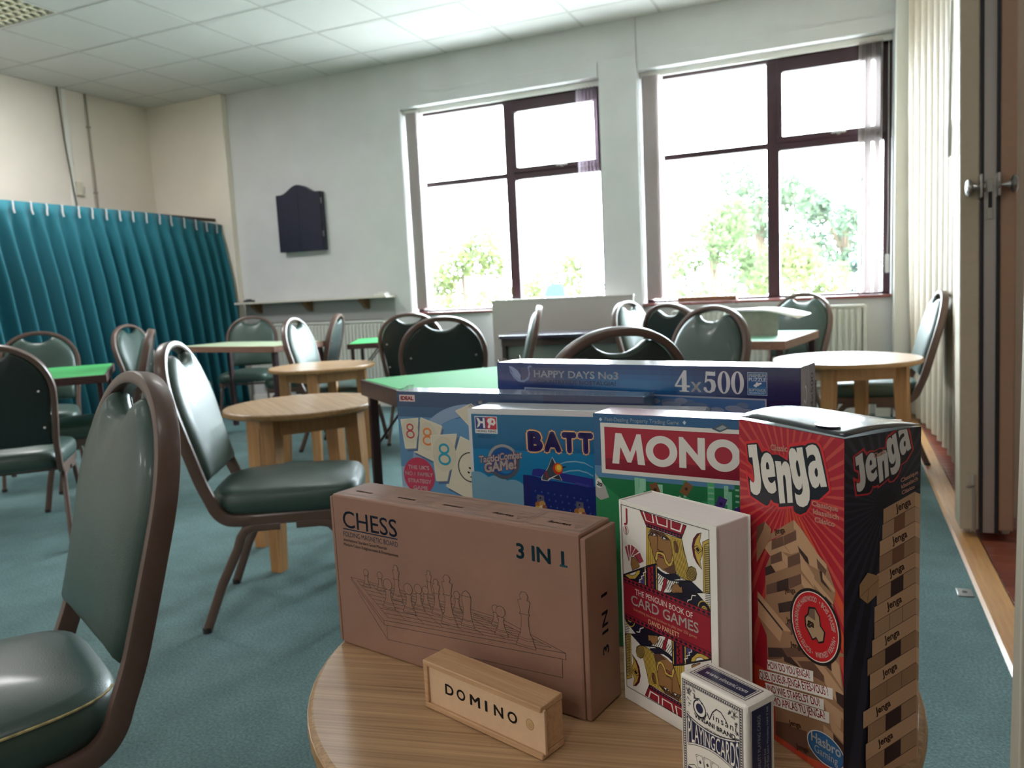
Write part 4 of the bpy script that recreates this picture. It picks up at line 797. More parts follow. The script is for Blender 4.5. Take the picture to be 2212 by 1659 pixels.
A.text('International Standard Good Materials', 19, 88, 125.5, 3.4, (50, 44, 46), bold=0.01); A.text('Modern Colors Enlightenment & Entertainment', 18.4, 104.6, 120, 3.4, (50, 44, 46), bold=0.01)
A.text('3 IN 1', 262.7, 316.9, 145.8, 15.2, (20, 66, 80), bold=0.028)
A.rect(311.6, 145.8, 320, 147.9, (20, 66, 80)); A.part = 'line_drawing'; w = 0.5
TL, BL, BR, TR = (25.7, 83.3), (74.6, 42.1), (314.1, 62), (240, 80)
A.line([TL, BL, BR, TR], w, LN); A.line([TL, (190, 82), TR], w*0.8, LN)
A.line([BL, (75.5, 37)], w, LN); A.line([(26, 80.5), (75.5, 37), (314, 55.7), BR], w, LN)
A.line([(36, 68), (78.9, 20.5), (309.7, 36.9), (310, 55)], w, LN); A.line([(78.9, 20.5), (79, 36.5)], w, LN)
def lp(u, v):   # board square coordinates
    a = (TL[0]+5+(BL[0]-TL[0])*u, TL[1]-1+(BL[1]-TL[1]+4)*u); b_ = (TR[0]-6+(BR[0]-TR[0])*u, TR[1]-2+(BR[1]-TR[1]+4)*u); return (a[0]+(b_[0]-a[0])*v, a[1]+(b_[1]-a[1])*v)
for k in range(9): A.line([lp(k/8*0.93+0.03, 0.02), lp(k/8*0.93+0.03, 0.97)], 0.4, LN); A.line([lp(0.03, k/8*0.95+0.02), lp(0.96, k/8*0.95+0.02)], 0.4, LN)
def piece(cx, y0, y1, kind):
    H = y1-y0; P = {'pawn': [(0.27, 0), (0.27, .06), (.23, .12), (.2, .15), (.21, .2), (.14, .27), (.11, .42), (.1, .55), (.15, .6), (.08, .63)],
         'king': [(.2, 0), (.2, .05), (.17, .1), (.15, .14), (.155, .18), (.1, .25), (.08, .4), (.07, .56), (.11, .6), (.08, .64), (.1, .72), (.13, .84), (.06, .86), (.09, .93), (.04, 1.0)],
         'knight': [(.22, 0), (.22, .06), (.18, .12), (.16, .17), (.17, .2), (.13, .3), (.12, .5), (.15, .7), (.16, .85), (.1, .95), (.02, 1.0)]}[kind]
    pts = [(cx+a*H, y0+b_*H) for a, b_ in P]+[(cx-a*H, y0+b_*H) for a, b_ in P[::-1]]
    A.poly(pts, (146, 108, 90)); A.line(pts, w, LN, True)
    for a, q in ((P[1][0], P[1][1]), (P[3][0], P[3][1]), (P[4][0], P[4][1])): A.line([(cx-a*H, y0+q*H), (cx, y0+q*H-0.02*H), (cx+a*H, y0+q*H)], w*0.8, LN)
    if kind == 'pawn': A.ell(cx, y0+.81*H, .19*H, .19*H, (146, 108, 90)); A.ring(cx, y0+.81*H, .19*H, .19*H, w, LN)
    else: A.line([(cx-P[8][0]*H, y0+P[8][1]*H), (cx+P[8][0]*H, y0+P[8][1]*H)], w, LN)
for q in ((51.5, 76, 97.5, 'pawn'), (73.5, 76, 98.3, 'pawn'), (147, 82, 112.5, 'king'), (99, 70, 110, 'king'), (141, 70, 94.6, 'pawn'), (184.4, 75, 97.5, 'pawn'), (156.5, 66, 105, 'king'), (130.5, 66, 94.7, 'pawn'), (85, 58, 92.3, 'pawn'), (115.8, 59, 92.9, 'pawn'), (172, 58, 112.4, 'king'), (197, 62, 100, 'knight'), (233.6, 71, 93, 'pawn'), (240, 62, 93.1, 'pawn'), (269, 57, 113, 'king')): piece(*q)
A.build(t, fmat(CW, CD, CH_, 'front'), M_ink, {'title_lettering': 'dark blue lettering on kraft board'})
S = Art(60, 179); S.part = 'side_lettering'
S.xf = lambda x, y: (37.5-y, 54+x); S.text('3 IN 1', 0, 60, 0, 11.5, (26, 32, 52), bold=0.02, space=1.15); S.xf = None
S.build(t, fmat(CW, CD, CH_, 'right'), M_ink)
S = Art(339, 60); S.part = 'top_print'; DK = (92, 72, 56)
for k, wd in enumerate(('Warnung:', 'Warning:', 'Avertissement', 'Advertencia', 'Avvertenza')):
    x1 = 331-66*k; x0 = x1-63
    S.frame(x0, 8, x1, 52, 0.5, DK); S.frame(x0+1.4, 9.4, x1-1.4, 50.6, 0.4, DK)
    S.xf = lambda x, y, X=x1, : (X-3-x, 48-y)
    S.line([(2, 24), (12, 24), (7, 34)], 0.6, DK, True); S.text('!', 6.3, 7.7, 26, 5.5, DK)
    S.text(wd, 15, 42, 24, 5.5, (60, 46, 38), bold=0.02, shear=0.15)
    S.text('Not suitable for children under 3 years', 2, 56, 15, 3.0, DK); S.text('Small parts may be swallowed', 2, 44, 9, 3.0, DK); S.xf = None
S.build(t, fmat(CW, CD, CH_, 'top'), M_ink)

# ---- domino box ----------------------------------------------------------
M_pine = wood_mat('pine_box', (204, 164, 124), (178, 136, 98), 0.5, axis=0, scale=16)
M_ply = mat('ply_lid', (214, 178, 144), 0.5, noise=0.05, nscale=160)
t = game('domino_box', 'small pale wooden box lettered DOMINO lying in front of the kraft carton', 'box', (-0.375, 0.613), -18)
L, Dp, H = 0.148, 0.031, 0.0485
MB().rbox(0, L, 0.0, Dp, H-0.0055, H, 0.0008, 1).build('side_rail', M_pine, t); MB().rbox(0, L, 0.0, Dp, 0, 0.0055, 0.0008, 1).build('side_rail', M_pine, t)
MB().rbox(0, 0.0055, 0.0004, Dp, 0.0056, H-0.0056, 0.0006, 1).build('end_piece', M_pine, t); MB().rbox(L-0.0055, L-0.0008, 0.007, Dp, 0.0056, H-0.0056, 0.0006, 1).build('end_piece', M_pine, t)
MB().rbox(0.0056, L-0.0057, Dp-0.004, Dp-0.0005, 0.0056, H-0.0056, 0.0004, 1).build('base_board', M_ply, t)
lid = MB().rbox(0.0045, L+0.0015, 0.0028, 0.0058, 0.004, H-0.004, 0.0004, 1).build('sliding_lid', M_ply, t)
A = Art(150, 50); A.part = 'lettering'
for ch, x in zip('DOMINO', (27.5, 43, 60.5, 79.5, 90.5, 107)): A.text(ch, x, x+(3.2 if ch == 'I' else 11.5 if ch != 'M' else 13), 21, 10.6, (30, 28, 28), bold=0.026)
A.ring(133, 27, 4.6, 5.2, 0.9, (176, 138, 92)); A.ell(133, 27, 3.5, 4.0, (196, 160, 114)); A.ring(133.5, 26, 1.6, 2.0, 0.5, (164, 128, 84))
A.build(lid, face_m((0, 0.00268, 0), (1, 0, 0), (0, 0, 1)), M_ink, {'lettering': 'black DOMINO lettering'})

# ---- playing card box ---------------------------------------------------------
M_cream_card = mat('cream_card', (236, 228, 218), 0.35, coat=0.15)
t = game('playing_card_box', 'cream and navy playing card box standing at the front of the table', 'box', (-0.119, 0.583), -32.8)
L, Dp, H = 0.066, 0.0325, 0.091
MB().rbox(0, L, 0, Dp, 0, H, 0.0025, 3).build('card_box_body', M_cream_card, t)
MB().rbox(L-0.0004, L+0.0004, 0.001, Dp-0.001, H-0.006, H-0.0008, 0.0003, 1).build('lid_flap', M_cream_card, t)
A = Art(66, 91); BK = (26, 30, 50); NB = (24, 34, 72); CR = (236, 228, 218)
A.part = 'border'
A.frame(2.6, 1.5, 62.6, 87.3, 3.6, BK); A.frame(3.3, 2.2, 61.9, 86.6, 0.35, CR); A.frame(5.6, 4.5, 59.6, 84.3, 0.3, CR)
tr = []
def dot(x, y): 
    n = 8
    for i in range(n): tr.append(((x, y), (x+.62*cos(2*pi*i/n), y+.62*sin(2*pi*i/n)), (x+.62*cos(2*pi*(i+1)/n), y+.62*sin(2*pi*(i+1)/n))))
for k in range(27): dot(4.6+k*2.16, 85.5); dot(4.6+k*2.16, 3.3)
for k in range(38): dot(4.45, 3.3+k*2.17); dot(60.75, 3.3+k*2.17)
A.tris(tr, CR)
A.part = 'logo_print'
A.ell(20.5, 69.2, 3.6, 4.0, NB); A.ring(20.5, 69.2, 6.6, 7.2, 1.1, BK, 100, 270); A.ring(21.2, 68.6, 6.0, 6.6, 0.9, BK, -90, 80); A.line([(15, 75.4), (19.5, 77), (24, 74.5)], 0.8, BK); A.line([(21, 61.5), (25.8, 63.4), (27.4, 67)], 0.8, BK)
A.line([(28.2, 69), (30.6, 64.8), (33.8, 72), (37.5, 76), (42, 75.6), (46.5, 71.2), (48.6, 67.6)], 0.9, BK)
A.text('insani', 34.2, 56.5, 66.0, 5.4, BK, bold=0.006, space=1.25)
A.text('VINSANI BRAND', 15, 55.5, 58.6, 3.9, BK, bold=0.03, warp=lambda u, v: (15+40.5*u, 59.6+3.9*v-1.8*sin(pi*u)*0.4)); A.text('HIGH QUALITY', 26.5, 45.5, 54.6, 2.0, BK)
rnd = random.Random(5)
for sx in (0, 1):
    X = lambda x: 33-(33-x) if not sx else 65.2-x
    for k in range(46):
        if k < 24: x, y = 7.6+rnd.random()*13*(1-k/30), 82.5-rnd.random()*7*(1-k/40)
        else: x, y = 7.4+rnd.random()*3.6, 80-rnd.random()*24
        a = rnd.uniform(0, 2*pi); A.line([(X(x), y), (X(x+1.1*cos(a)), y+1.1*sin(a)), (X(x+1.5*cos(a+0.9)), y+1.5*sin(a+0.9))], 0.28, BK)
        if k % 3 == 0: A.ring(X(x), y, 0.8, 0.8, 0.25, BK, n=10)
# PLAYINGCARDS set between two arcs
top = lambda u: 57.8-5.6*(1-(2*u-1)**2)+2.2*u; bot = lambda u: 34.6+6.2*(1-(2*(u*0.95)-1)**2)-1.0*u+ (0 if u < .5 else -(u-.5)*2.0)
N = 24
A.poly([(7.2+52*i/N, top(i/N)) for i in range(N+1)]+[(7.2+52*i/N, bot(i/N)) for i in range(N, -1, -1)], NB)
A.line([(7.2+52*i/N, top(i/N)+1.6) for i in range(N+1)], 0.8, BK); A.line([(7.2+52*i/N, bot(i/N)-1.4) for i in range(N+1)], 0.5, BK)
A.text('PLAYINGCARDS', 8.2, 58.4, 40, 10, CR, bold=0.0, warp=lambda u, v: (8.2+50.2*u, bot(u*0.97+0.01)+0.7+(top(u*0.97+0.01)-bot(u*0.97+0.01)-1.4)*v))
for k in range(4):
    x, y, an = 16.5+7.6*k, 24.5-0.8*abs(k-1.5)*1.6+1.8, radians(14-9*k); R_ = lambda p: (x+3.6+p[0]*cos(an)-p[1]*sin(an), y+p[0]*sin(an)+p[1]*cos(an))
    q = [R_(p) for p in ((-3.4, -5), (3.4, -5), (3.4, 5), (-3.4, 5))]; A.poly(q, CR); A.line(q, 0.35, BK, True)
    cx, cy = R_((0, -0.3)); A.poly([(cx, cy+1.7), (cx+1.4, cy-0.2), (cx, cy-1.7), (cx-1.4, cy-0.2)], BK); cx, cy = R_((-2.4, 3.7)); A.ell(cx, cy, 0.4, 0.5, BK, 8)
A.rect(7.2, 5.2, 59, 15, NB); A.line([(8, 16), (14, 19), (20, 15.8), (30, 18.6), (40, 15.8), (50, 19), (58, 16)], 0.5, BK); A.frame(24, 7, 44, 13.5, 0.5, CR)
A.build(t, fmat(L, Dp, H, 'front'), M_inkg)
S = Art(66, 32.5); S.part = 'top_print'
S.rect(5.5, 5.5, 60.5, 27, BK); S.rect(6.3, 6.3, 59.7, 26.2, CR); S.rect(7.6, 7.6, 58.4, 24.9, BK); S.rect(8.4, 8.4, 57.6, 24.1, CR); S.rect(9.0, 9.0, 57, 23.5, NB)
S.text('www.vinsani.com', 13, 53.5, 14.2, 5.2, (226, 224, 224), shear=0.12); S.build(t, fmat(L, Dp, H, 'top'), M_inkg)
S = Art(32.5, 91); S.part = 'side_print'
S.frame(4.2, 4, 29.2, 86.5, 0.35, NB); S.rect(5.4, 5.2, 28, 85.3, NB)
S.xf = lambda x, y: (32.5-y, x); S.text('HIGH QUALITY PLAYING CARDS', 22, 79, 17.2, 3.4, (190, 190, 200), bold=0.008); S.text('Imported by      Vinsani Ltd', 8, 50, 11.6, 2.0, (170, 170, 186)); S.text('unit 5 Business Park East Lane Wembley HA9 7 NE', 8, 83, 8.2, 2.0, (170, 170, 186)); S.xf = None
S.build(t, fmat(L, Dp, H, 'right'), M_inkg)

# ---- book --------------------------------------------------------------------------
M_paper = mat('page_block', (236, 226, 222), 0.8, noise=0.05, nscale=20, stretch=(1, 60, 1)); M_cover = mat('book_cover', (236, 230, 222), 0.4)
t = game('paperback_book', 'thick white paperback with a red banded court card on its cover', 'book', (-0.194, 0.690), -31)
L, Dp, H = 0.118, 0.044, 0.199
def cy(x): return -0.0032*x/L          # the cover stands a little open towards its free edge
n = 12; vs = []
for i in range(n+1):
    x = L*i/n
    vs += [(x, cy(x), 0), (x, cy(x), H), (x, cy(x)+0.0005, H), (x, cy(x)+0.0005, 0)]
fs = [(i*4+q, (i+1)*4+q, (i+1)*4+(q+1) % 4, i*4+(q+1) % 4) for i in range(n) for q in range(4)]+[(0, 1, 2, 3), (n*4+3, n*4+2, n*4+1, n*4)]
MB().add(vs, fs, 0, True).build('front_cover', M_cover, t)
MB().rbox(0.0008, L-0.004, 0.0012, Dp-0.001, 0.0006, H-0.001, 0.0012, 2).build('page_block', M_paper, t)
MB().rbox(0, L-0.002, Dp-0.0008, Dp, 0, H, 0.0003, 1).build('back_cover', M_cover, t); MB().rbox(-0.0006, 0.0006, 0.0003, Dp-0.0003, 0, H, 0.0003, 1).build('spine', M_cover, t)
A = Art(118, 199); JK = dict(JACK_D)
BLK, RED, GOLD, SKIN, NAVY, WHT, MAR, VIO = (24, 20, 26), (150, 26, 46), (196, 164, 74), (150, 108, 66), (20, 22, 46), (236, 230, 222), (88, 20, 40), (74, 68, 120)
def half(fx):
    A.xf = fx
    def P(k, col, out=True):
        A.poly(JK[k], col)
        if out: A.line(JK[k], 0.5, BLK, True)
    P('axe', GOLD); P('axered', MAR, False); A.poly(JK['axedia'], GOLD); A.line(JK['axedia'], 0.5, BLK, True); P('axedia2', BLK)
    P('pole', GOLD); P('polei', (190, 166, 96))
    xs = [p[0] for p in JK['polei']]; 
    for k in range(34): y = 180-k*1.62; A.line([(min(xs)+0.4, y-0.9), (max(xs)-0.2, y)], 0.62, BLK)
    P('hairL', GOLD)
    for k in range(5): A.line([(38+k*2.0, 179), (38+k*2.2, 145+k*0.8)], 0.45, BLK)
    A.poly([(56, 134), (90, 139), (110, 127), (110, 118), (46, 118)], NAVY); P('body', NAVY); P('sleeve', GOLD); P('sleeve2', WHT); A.line([(18, 139), (24, 136), (30, 137), (34, 141)], 0.5, BLK)
    P('blueL', VIO, False); P('redL', RED, False); P('yel1', GOLD, False); P('yel2', GOLD, False)
    for k in range(3):
        y = 143-k*8; A.line([(39.2, y), (41, y-2), (39.4, y-4), (42.5, y-6.2), (40.2, y-7)], 1.1, BLK)
    z = [(21+ (0 if k % 2 else 2.2)+k*1.3, 121+k*2.0) for k in range(10)]; A.line(z, 0.8, WHT)
    P('shirt', WHT); 
    for k in range(20): A.line([(52.5+k*2.1, 141-k*0.2), (52.5+k*2.1-7+k*.1, 131.5-k*0.5)], 0.6, BLK)
    P('redtie', RED); P('face', SKIN); A.poly(JK['faceshade'], (96, 64, 46)); A.poly(JK['chinsh'], (98, 66, 52)); 
    P('collar', NAVY); P('collw', WHT, False); P('eye1', WHT); P('eye2', WHT); P('pup1', BLK, False); P('pup2', BLK, False); A.poly(JK['nose'], (90, 56, 40)); P('mous', (202, 170, 82)); P('lips', (160, 80, 72)); A.line([(52, 157.5), (57, 156)], 0.4, BLK)
    A.line([(46.5, 178.2), (51.5, 177.2), (53.5, 176)], 0.9, BLK); A.line([(56.5, 176.5), (63, 176)], 0.9, BLK)
    P('hairR', GOLD)
    for k in range(8): A.line([(66.5+k*1.9, 178), (69+k*1.9, 162), (73+k*1.9, 146), (78+k*1.5, 139+k*0.6)], 0.45, BLK)
    P('curl', (150, 124, 66))
    cc = JK['curl']; ccx, ccy = sum(p[0] for p in cc)/len(cc), sum(p[1] for p in cc)/len(cc)
    for r in (4.2, 2.8, 1.4): A.ring(ccx, ccy, r, r*1.3, 0.45, BLK, n=20)
    P('ear', (120, 78, 52)); ee = JK['ear']; ex_, ey_ = sum(p[0] for p in ee)/len(ee), sum(p[1] for p in ee)/len(ee); A.line([(ex_-0.6, ey_+4), (ex_+1.2, ey_), (ex_, ey_-4)], 0.5, BLK)
    P('hat', RED); P('hw1', WHT, False); P('hw2', WHT, False); P('hw3', WHT, False); P('hatband', NAVY, False)
    for k in range(12): x = 37.6+k*3.55; y = 182.6-k*0.1; A.poly([(x-1.3, y), (x, y+1.1), (x+1.3, y), (x, y-1.1)], (150, 40, 60))
    for k in ('fan1', 'fan2', 'fan3', 'fan4', 'fan5'): A.poly(JK[k], (158, 62, 74)); A.line(JK[k], 0.7, WHT, True)
    P('hand', SKIN); P('hand2', SKIN)
    for k in range(3): A.line([(18.6+k*1.6, 147-k*1.4), (20.4+k*1.5, 149-k*1.2), (23+k*1.1, 146.5-k*1.6)], 0.4, BLK); A.line([(71+k*3, 131-k*.5), (72+k*3, 125)], 0.45, BLK)
    for r in (7.6, 5.6, 3.4): A.ring(103.5, 123, r, r*1.1, 1.0, GOLD if r != 5.6 else BLK, n=24)
    A.ell(103.5, 123, 2.0, 2.2, GOLD); A.line([(80, 118+0), (84, 122), (85, 126), (89, 128), (90, 132), (94, 133)], 0.9, WHT)
    A.xf = None
A.part = 'cover_art'
A.rect(0, 0, 118, 199, (236, 230, 222))
half(lambda x, y: (x, y)); half(lambda x, y: (113-x, 207-y))
A.rect(0, 0, 118, 12.6, (236, 230, 222)); A.rect(0, 194.6, 118, 199, (236, 230, 222)); A.rect(110.4, 0, 118, 199, (236, 230, 222)); A.rect(0, 0, 2.8, 199, (236, 230, 222))
A.rect(2.8, 84.6, 110.4, 121.6, RED)
for y0 in (82.4, 118.8):
    A.rect(2.8, y0, 110.4, y0+5.0, RED); A.line([(2.8, y0), (110.4, y0)], 0.6, BLK); A.line([(2.8, y0+5.0), (110.4, y0+5.0)], 0.6, BLK)
    for k in range(20): x = 5.6+k*5.4; A.poly([(x-2.2, y0+2.5), (x, y0+4.2), (x+2.2, y0+2.5), (x, y0+0.8)], NAVY)
A.frame(2.6, 12.6, 110.6, 195, 0.55, BLK)
A.part = 'title_lettering'
A.text('J', 6.2, 11.2, 180, 12.5, (150, 26, 46)); A.ring(8.7, 171, 3.6, 4.3, 0.45, (150, 60, 70)); A.ell(8.7, 170.6, 1.5, 3.0, (150, 60, 70)); A.ell(8.7, 170.2, 0.8, 2.2, (226, 218, 206)); A.ell(8.4, 173.4, 0.9, 0.9, (150, 60, 70))
A.text('THE PENGUIN BOOK OF', 19, 90.3, 111, 5.4, (228, 220, 210)); A.text('CARD GAMES', 12.9, 96.6, 99.6, 9.4, (232, 226, 216), bold=0.012)
A.text('Everything you need to know to play over 250 games', 16, 94.5, 94.4, 2.7, (206, 150, 110)); A.text('DAVID PARLETT', 35.6, 74, 87.6, 4.6, (228, 196, 150))
Mf = fmat(L, Dp, H, 'front')
A.build(t, Matrix.Translation((0, -0.0001, 0)) @ Mf, M_ink, {'cover_art': 'court card drawing, red band across the middle'})
for o in t.children:                       # follow the bow of the cover
    if o.name.split('.')[0] in ('cover_art', 'title_lettering'):
        for v in o.data.vertices: v.co.y += cy(v.co.x)

# ---- wooden block game ----------------------------------------------------------------
t = game('block_game_box', 'tall red and black block tower game box at the right of the table', 'box', (-0.083, 0.689), -42.5)
L, Dp, H = 0.115, 0.082, 0.2785
M_jbody = mat('black_board', (22, 24, 32), 0.3, coat=0.3)
MB().rbox(0, L, 0, Dp, 0, H, 0.0012, 2).build('carton_body', M_jbody, t)
vs = []; nx, ny = 10, 8                      # bulging lid with a front tuck edge
for j in range(ny+1):
    for i in range(nx+1):
        u, v = i/nx, j/ny; vs.append((L*u, Dp*v, H+0.0004+0.0085*(sin(pi*(0.08+0.92*min(1, v*1.0)))**0.8 if v < 1 else 0.2)*(0.75+0.25*sin(pi*u))*(1-0.55*u)))
fs = [(j*(nx+1)+i, j*(nx+1)+i+1, (j+1)*(nx+1)+i+1, (j+1)*(nx+1)+i) for j in range(ny) for i in range(nx)]
lid = MB().add(vs, fs, 0, True).build('lid_flap', mat('lid_gloss', (34, 37, 48), 0.24, coat=1.0), t, auto=False); sol = lid.modifiers.new('thick', 'SOLIDIFY'); sol.thickness = 0.0006; sol.offset = 1
R1, R2, OR = (186, 26, 40), (150, 20, 40), (196, 78, 40)
WD = {'L': (186, 146, 112), 'M': (152, 114, 84), 'D': (104, 72, 58), 'K': (54, 36, 34)}
A = Art(115, 278.5); A.part = 'front_print'
A.rect(0, 0, 115, 278.5, (164, 22, 42)); A.rect(0, 0, 115, 60, (190, 60, 36))
def rays(A, cx, cy_, n, col, w_, r=400, a0=0.0):
    for k in range(n):
        a = 2*pi*k/n+a0; A.tris([((cx+12*cos(a-w_), cy_+12*sin(a-w_)), (cx+r*cos(a-w_), cy_+r*sin(a-w_)), (cx+r*cos(a+w_), cy_+r*sin(a+w_))), ((cx+12*cos(a-w_), cy_+12*sin(a-w_)), (cx+r*cos(a+w_), cy_+r*sin(a+w_)), (cx+12*cos(a+w_), cy_+12*sin(a+w_)))], col)
rays(A, 58, 225, 44, (188, 66, 58), 0.022); 
for a in (-0.95, -1.08, -1.22, -1.45, -1.62): A.tris([((58, 225), (58+300*cos(a-.03), 225+300*sin(a-.03)), (58+300*cos(a+.03), 225+300*sin(a+.03)))], (200, 74, 44))
for k, P in TOWF2_D: A.poly(P, WD[k])
for k, P in TOWF_D: A.poly(P, WD[k])
for x, y, an, s in ((43, 186, 22, 13), (54, 138.5, 18, 13), (56, 113.5, 14, 13), (60, 94, 8, 14), (58, 23, 16, 14), (66, 6, 14, 14)): A.text('Jenga', x, x+s, y, 4.6, (70, 42, 34), bold=0.03, ang=an)
A.part = 'logo'
J = JENGA_D; A.poly(J[0], (200, 36, 44)); A.poly(J[1], (14, 16, 30))
A.poly(J[2], (216, 208, 198)); A.poly(J[3], (216, 208, 198), [J[4]]); A.poly(J[5], (216, 208, 198)); A.poly(J[6], (216, 208, 198), [J[7]]); A.poly(J[8], (216, 208, 198), [J[9]])
A.part = 'lettering'; PK = (236, 178, 158)
A.text('Classic', 39, 58, 257.2, 5.2, PK, bold=0.03, ang=6)
for tx, x0, x1, y in (('Classique', 83.6, 109.6, 220.4), ('klassisch', 85, 110.4, 214.2), ('Clásico', 86.5, 106.4, 208.0)): A.text(tx, x0, x1, y, 4.3, PK, bold=0.03, ang=3)
T_LINES = (('HOW DO YOU JENGA?', 34, 83.5, 62.9, 14.8, 6.3), ('QUEL JOUEUR-JENGA ÊTES-VOUS ?', 23.8, 103.5, 49.2, 15, 6.6), ('UND WIE STAPELST DU?', 31, 94.5, 40.2, 15, 6.4), ('CÓMO APILAS TU JENGA?', 31, 100, 30.3, 15, 6.5))
A.ell(86.4, 121.5, 26.5, 31, (18, 16, 20), 48); A.ell(86.4, 121.5, 24.3, 28.6, (230, 214, 204), 48); A.ell(86.4, 121.5, 23.5, 27.8, (186, 26, 36), 48)
def circ_text(s, a0, a1, r, h):
    n = len(s)
    A.text(s, 0, 1, 0, 1, (232, 214, 204), bold=0.02, warp=lambda u, v: (86.4+(r+h*v)*0.86*cos(radians(a0+(a1-a0)*u)), 121.5+(r+h*v)*sin(radians(a0+(a1-a0)*u))))
circ_text('• GENUINE HARDWOOD', 184, 84, 20.5, 4.4); circ_text('• BOIS MASSIF', 76, 8, 20.5, 4.4); circ_text('• MADERA GENUINA', -2, -88, 20.5, 4.4); circ_text('• ECHTES HARTHOLZ', -96, -186, 20.5, 4.4)
A.poly([(76.5, 118), (75.5, 126), (79, 130), (80, 136), (87, 138), (92, 132), (93, 125), (97.5, 121), (96, 112), (90.5, 109), (88, 112), (84, 109)], (20, 18, 22))
A.poly([(77.8, 118.6), (77, 125.5), (80.2, 129.5), (81.2, 134.8), (86.6, 136.4), (90.8, 131.4), (91.8, 124.2), (96, 120.4), (94.8, 113), (90.6, 110.6), (88, 113.6), (84.4, 110.8)], (168, 140, 108)); A.poly([(80.2, 129.5), (81.2, 134.8), (86.6, 136.4), (87, 127), (79.4, 128)], (112, 88, 72)); A.text('ga', 78.4, 86, 120.5, 6.2, (60, 44, 38), bold=0.05, ang=-4)
for tx, x0, x1, y0, an, h in T_LINES:
    d_ = (x1-x0)*sin(radians(an))
    A.poly([(x0-1.3, y0-1.4), (x1+1.3, y0-1.4+d_), (x1+1.1, y0+h+d_+1.3), (x0-1.3, y0+h+1.3)], (230, 222, 214))
for tx, x0, x1, y0, an, h in T_LINES: A.text(tx, x0, x1, y0, h, (190, 22, 44), bold=0.014, ang=an)
A.ell(97.6, 22.6, 19.6, 13.4, (224, 222, 220), 36); A.ell(97.6, 22.6, 18.6, 12.5, (12, 74, 134), 36); A.ell(97.6, 23.2, 17.4, 11.2, (22, 96, 152), 36)
A.text('Hasbro', 82.5, 113, 22.6, 8.6, (228, 226, 224), bold=0.02, ang=2); A.text('Gaming', 86, 110, 14.8, 6.4, (228, 226, 224), bold=0.005, ang=2)
A.build(t, fmat(L, Dp, H, 'front'), M_inkg, {'logo': 'white bubble letter logo outlined in black and red'})
S = Art(82, 278.5); S.part = 'side_print'
S.rect(0, 0, 82, 278.5, (24, 26, 36)); rays(S, 44, 222, 40, (42, 44, 58), 0.03)
rnd = random.Random(3); cz = [227-k*12.0-0.09*k*k for k in range(0, 18)]
for k in range(17):
    yt, yb = cz[k], cz[k+1]; cxn = 75.5+0.3*k; xl = 41-20.5*(k/16)**0.8+(1.2 if k % 2 else 0)-(5 if k in (9, 12) else 0); sl = lambda x: -(cxn-x)*(0.25-0.004*k)
    c = WD['L'] if k % 2 == 0 else (166, 128, 98); j = rnd.randint(-10, 10); c = tuple(max(0, min(255, v+j)) for v in c)
    S.poly([(xl, yt+sl(xl)), (cxn, yt), (cxn, yb+0.5), (xl, yb+sl(xl)+0.5)], c)
    S.poly([(cxn, yt), (82, yt-3), (82, yb-3), (cxn, yb+0.5)], tuple(min(255, v+16) for v in c)); S.line([(cxn, yb+0.3), (82, yb-3.2)], 0.5, WD['D'])
    S.line([(xl, yb+sl(xl)), (cxn, yb)], 0.5, WD['D']); S.line([(cxn, yt), (cxn, yb)], 0.3, WD['M'])
    for q in range(3): yy = yb+(yt-yb)*(0.25+0.25*q); S.line([(xl+2, yy+sl(xl+2)), (cxn-2, yy)], 0.18, tuple(int(v*0.9) for v in c))
    if k % 2 == 0: S.text('Jenga', xl+14, xl+31, (yt+yb)/2+sl(xl+14)-2.2, 6.4, (80, 50, 40), bold=0.03, ang=12)
    else:
        a, b_ = xl+(cxn-xl)*0.36, xl+(cxn-xl)*0.68; S.line([(a, yt+sl(a)), (a, yb+sl(a))], 0.5, WD['D']); S.line([(b_, yt+sl(b_)), (b_, yb+sl(b_))], 0.5, WD['D'])
        if k in (5, 9, 13, 15): S.poly([(a, yt+sl(a)), (b_, yt+sl(b_)), (b_, yb+sl(b_)+0.5), (a, yb+sl(a)+0.5)], WD['K'])
        elif k in (1, 3): S.poly([(a, yt+sl(a)), (b_, yt+sl(b_)), (b_, yb+sl(b_)+0.5), (a, yb+sl(a)+0.5)], (126, 80, 58))
S.poly([(15.4, 163), (24, 171), (36, 166), (36, 152), (24, 146), (15.4, 153)], (164, 126, 88)); S.line([(15.4, 153), (25, 158), (36, 163)], 0.5, WD['D']); S.line([(25, 158), (24, 146)], 0.5, WD['D'])
S.part = 'logo'
S.xf = lambda x, y: (8.2+(x-7.5)*0.685, 229+(y-206)*0.66+(x-7.5)*0.128)
S.poly(J[0], (190, 40, 46)); S.poly(J[1], (14, 16, 28))
for P, h in ((2, None), (3, 4), (5, None), (6, 7), (8, 9)): S.poly(J[P], (206, 200, 196), [J[h]] if h else ())
S.xf = None; S.part = 'lettering'
S.text('Classic', 30.5, 43.5, 259.6, 4.0, PK, bold=0.03, ang=13)
for tx, x0, x1, y in (('Classique', 60, 79.6, 236.6), ('klassisch', 60.6, 79.6, 231.6), ('Clásico', 61.2, 76, 226.6)): S.text(tx, x0, x1, y, 3.3, PK, bold=0.03, ang=13)
S.build(t, fmat(L, Dp, H, 'right'), M_inkg)
# oval sticker on the lid
S = Art(115, 82); S.part = 'lid_print'
S.ell(86, 14, 11, 8, (120, 112, 108)); S.ring(86, 14, 9.6, 6.8, 0.6, (64, 60, 58)); S.text('GENUINE', 79, 93, 12.6, 3, (150, 84, 60), bold=0.02)
S.build(t, Matrix.Translation((0, 0, 0.0052)) @ fmat(L, Dp, H, 'top'), M_inkg)

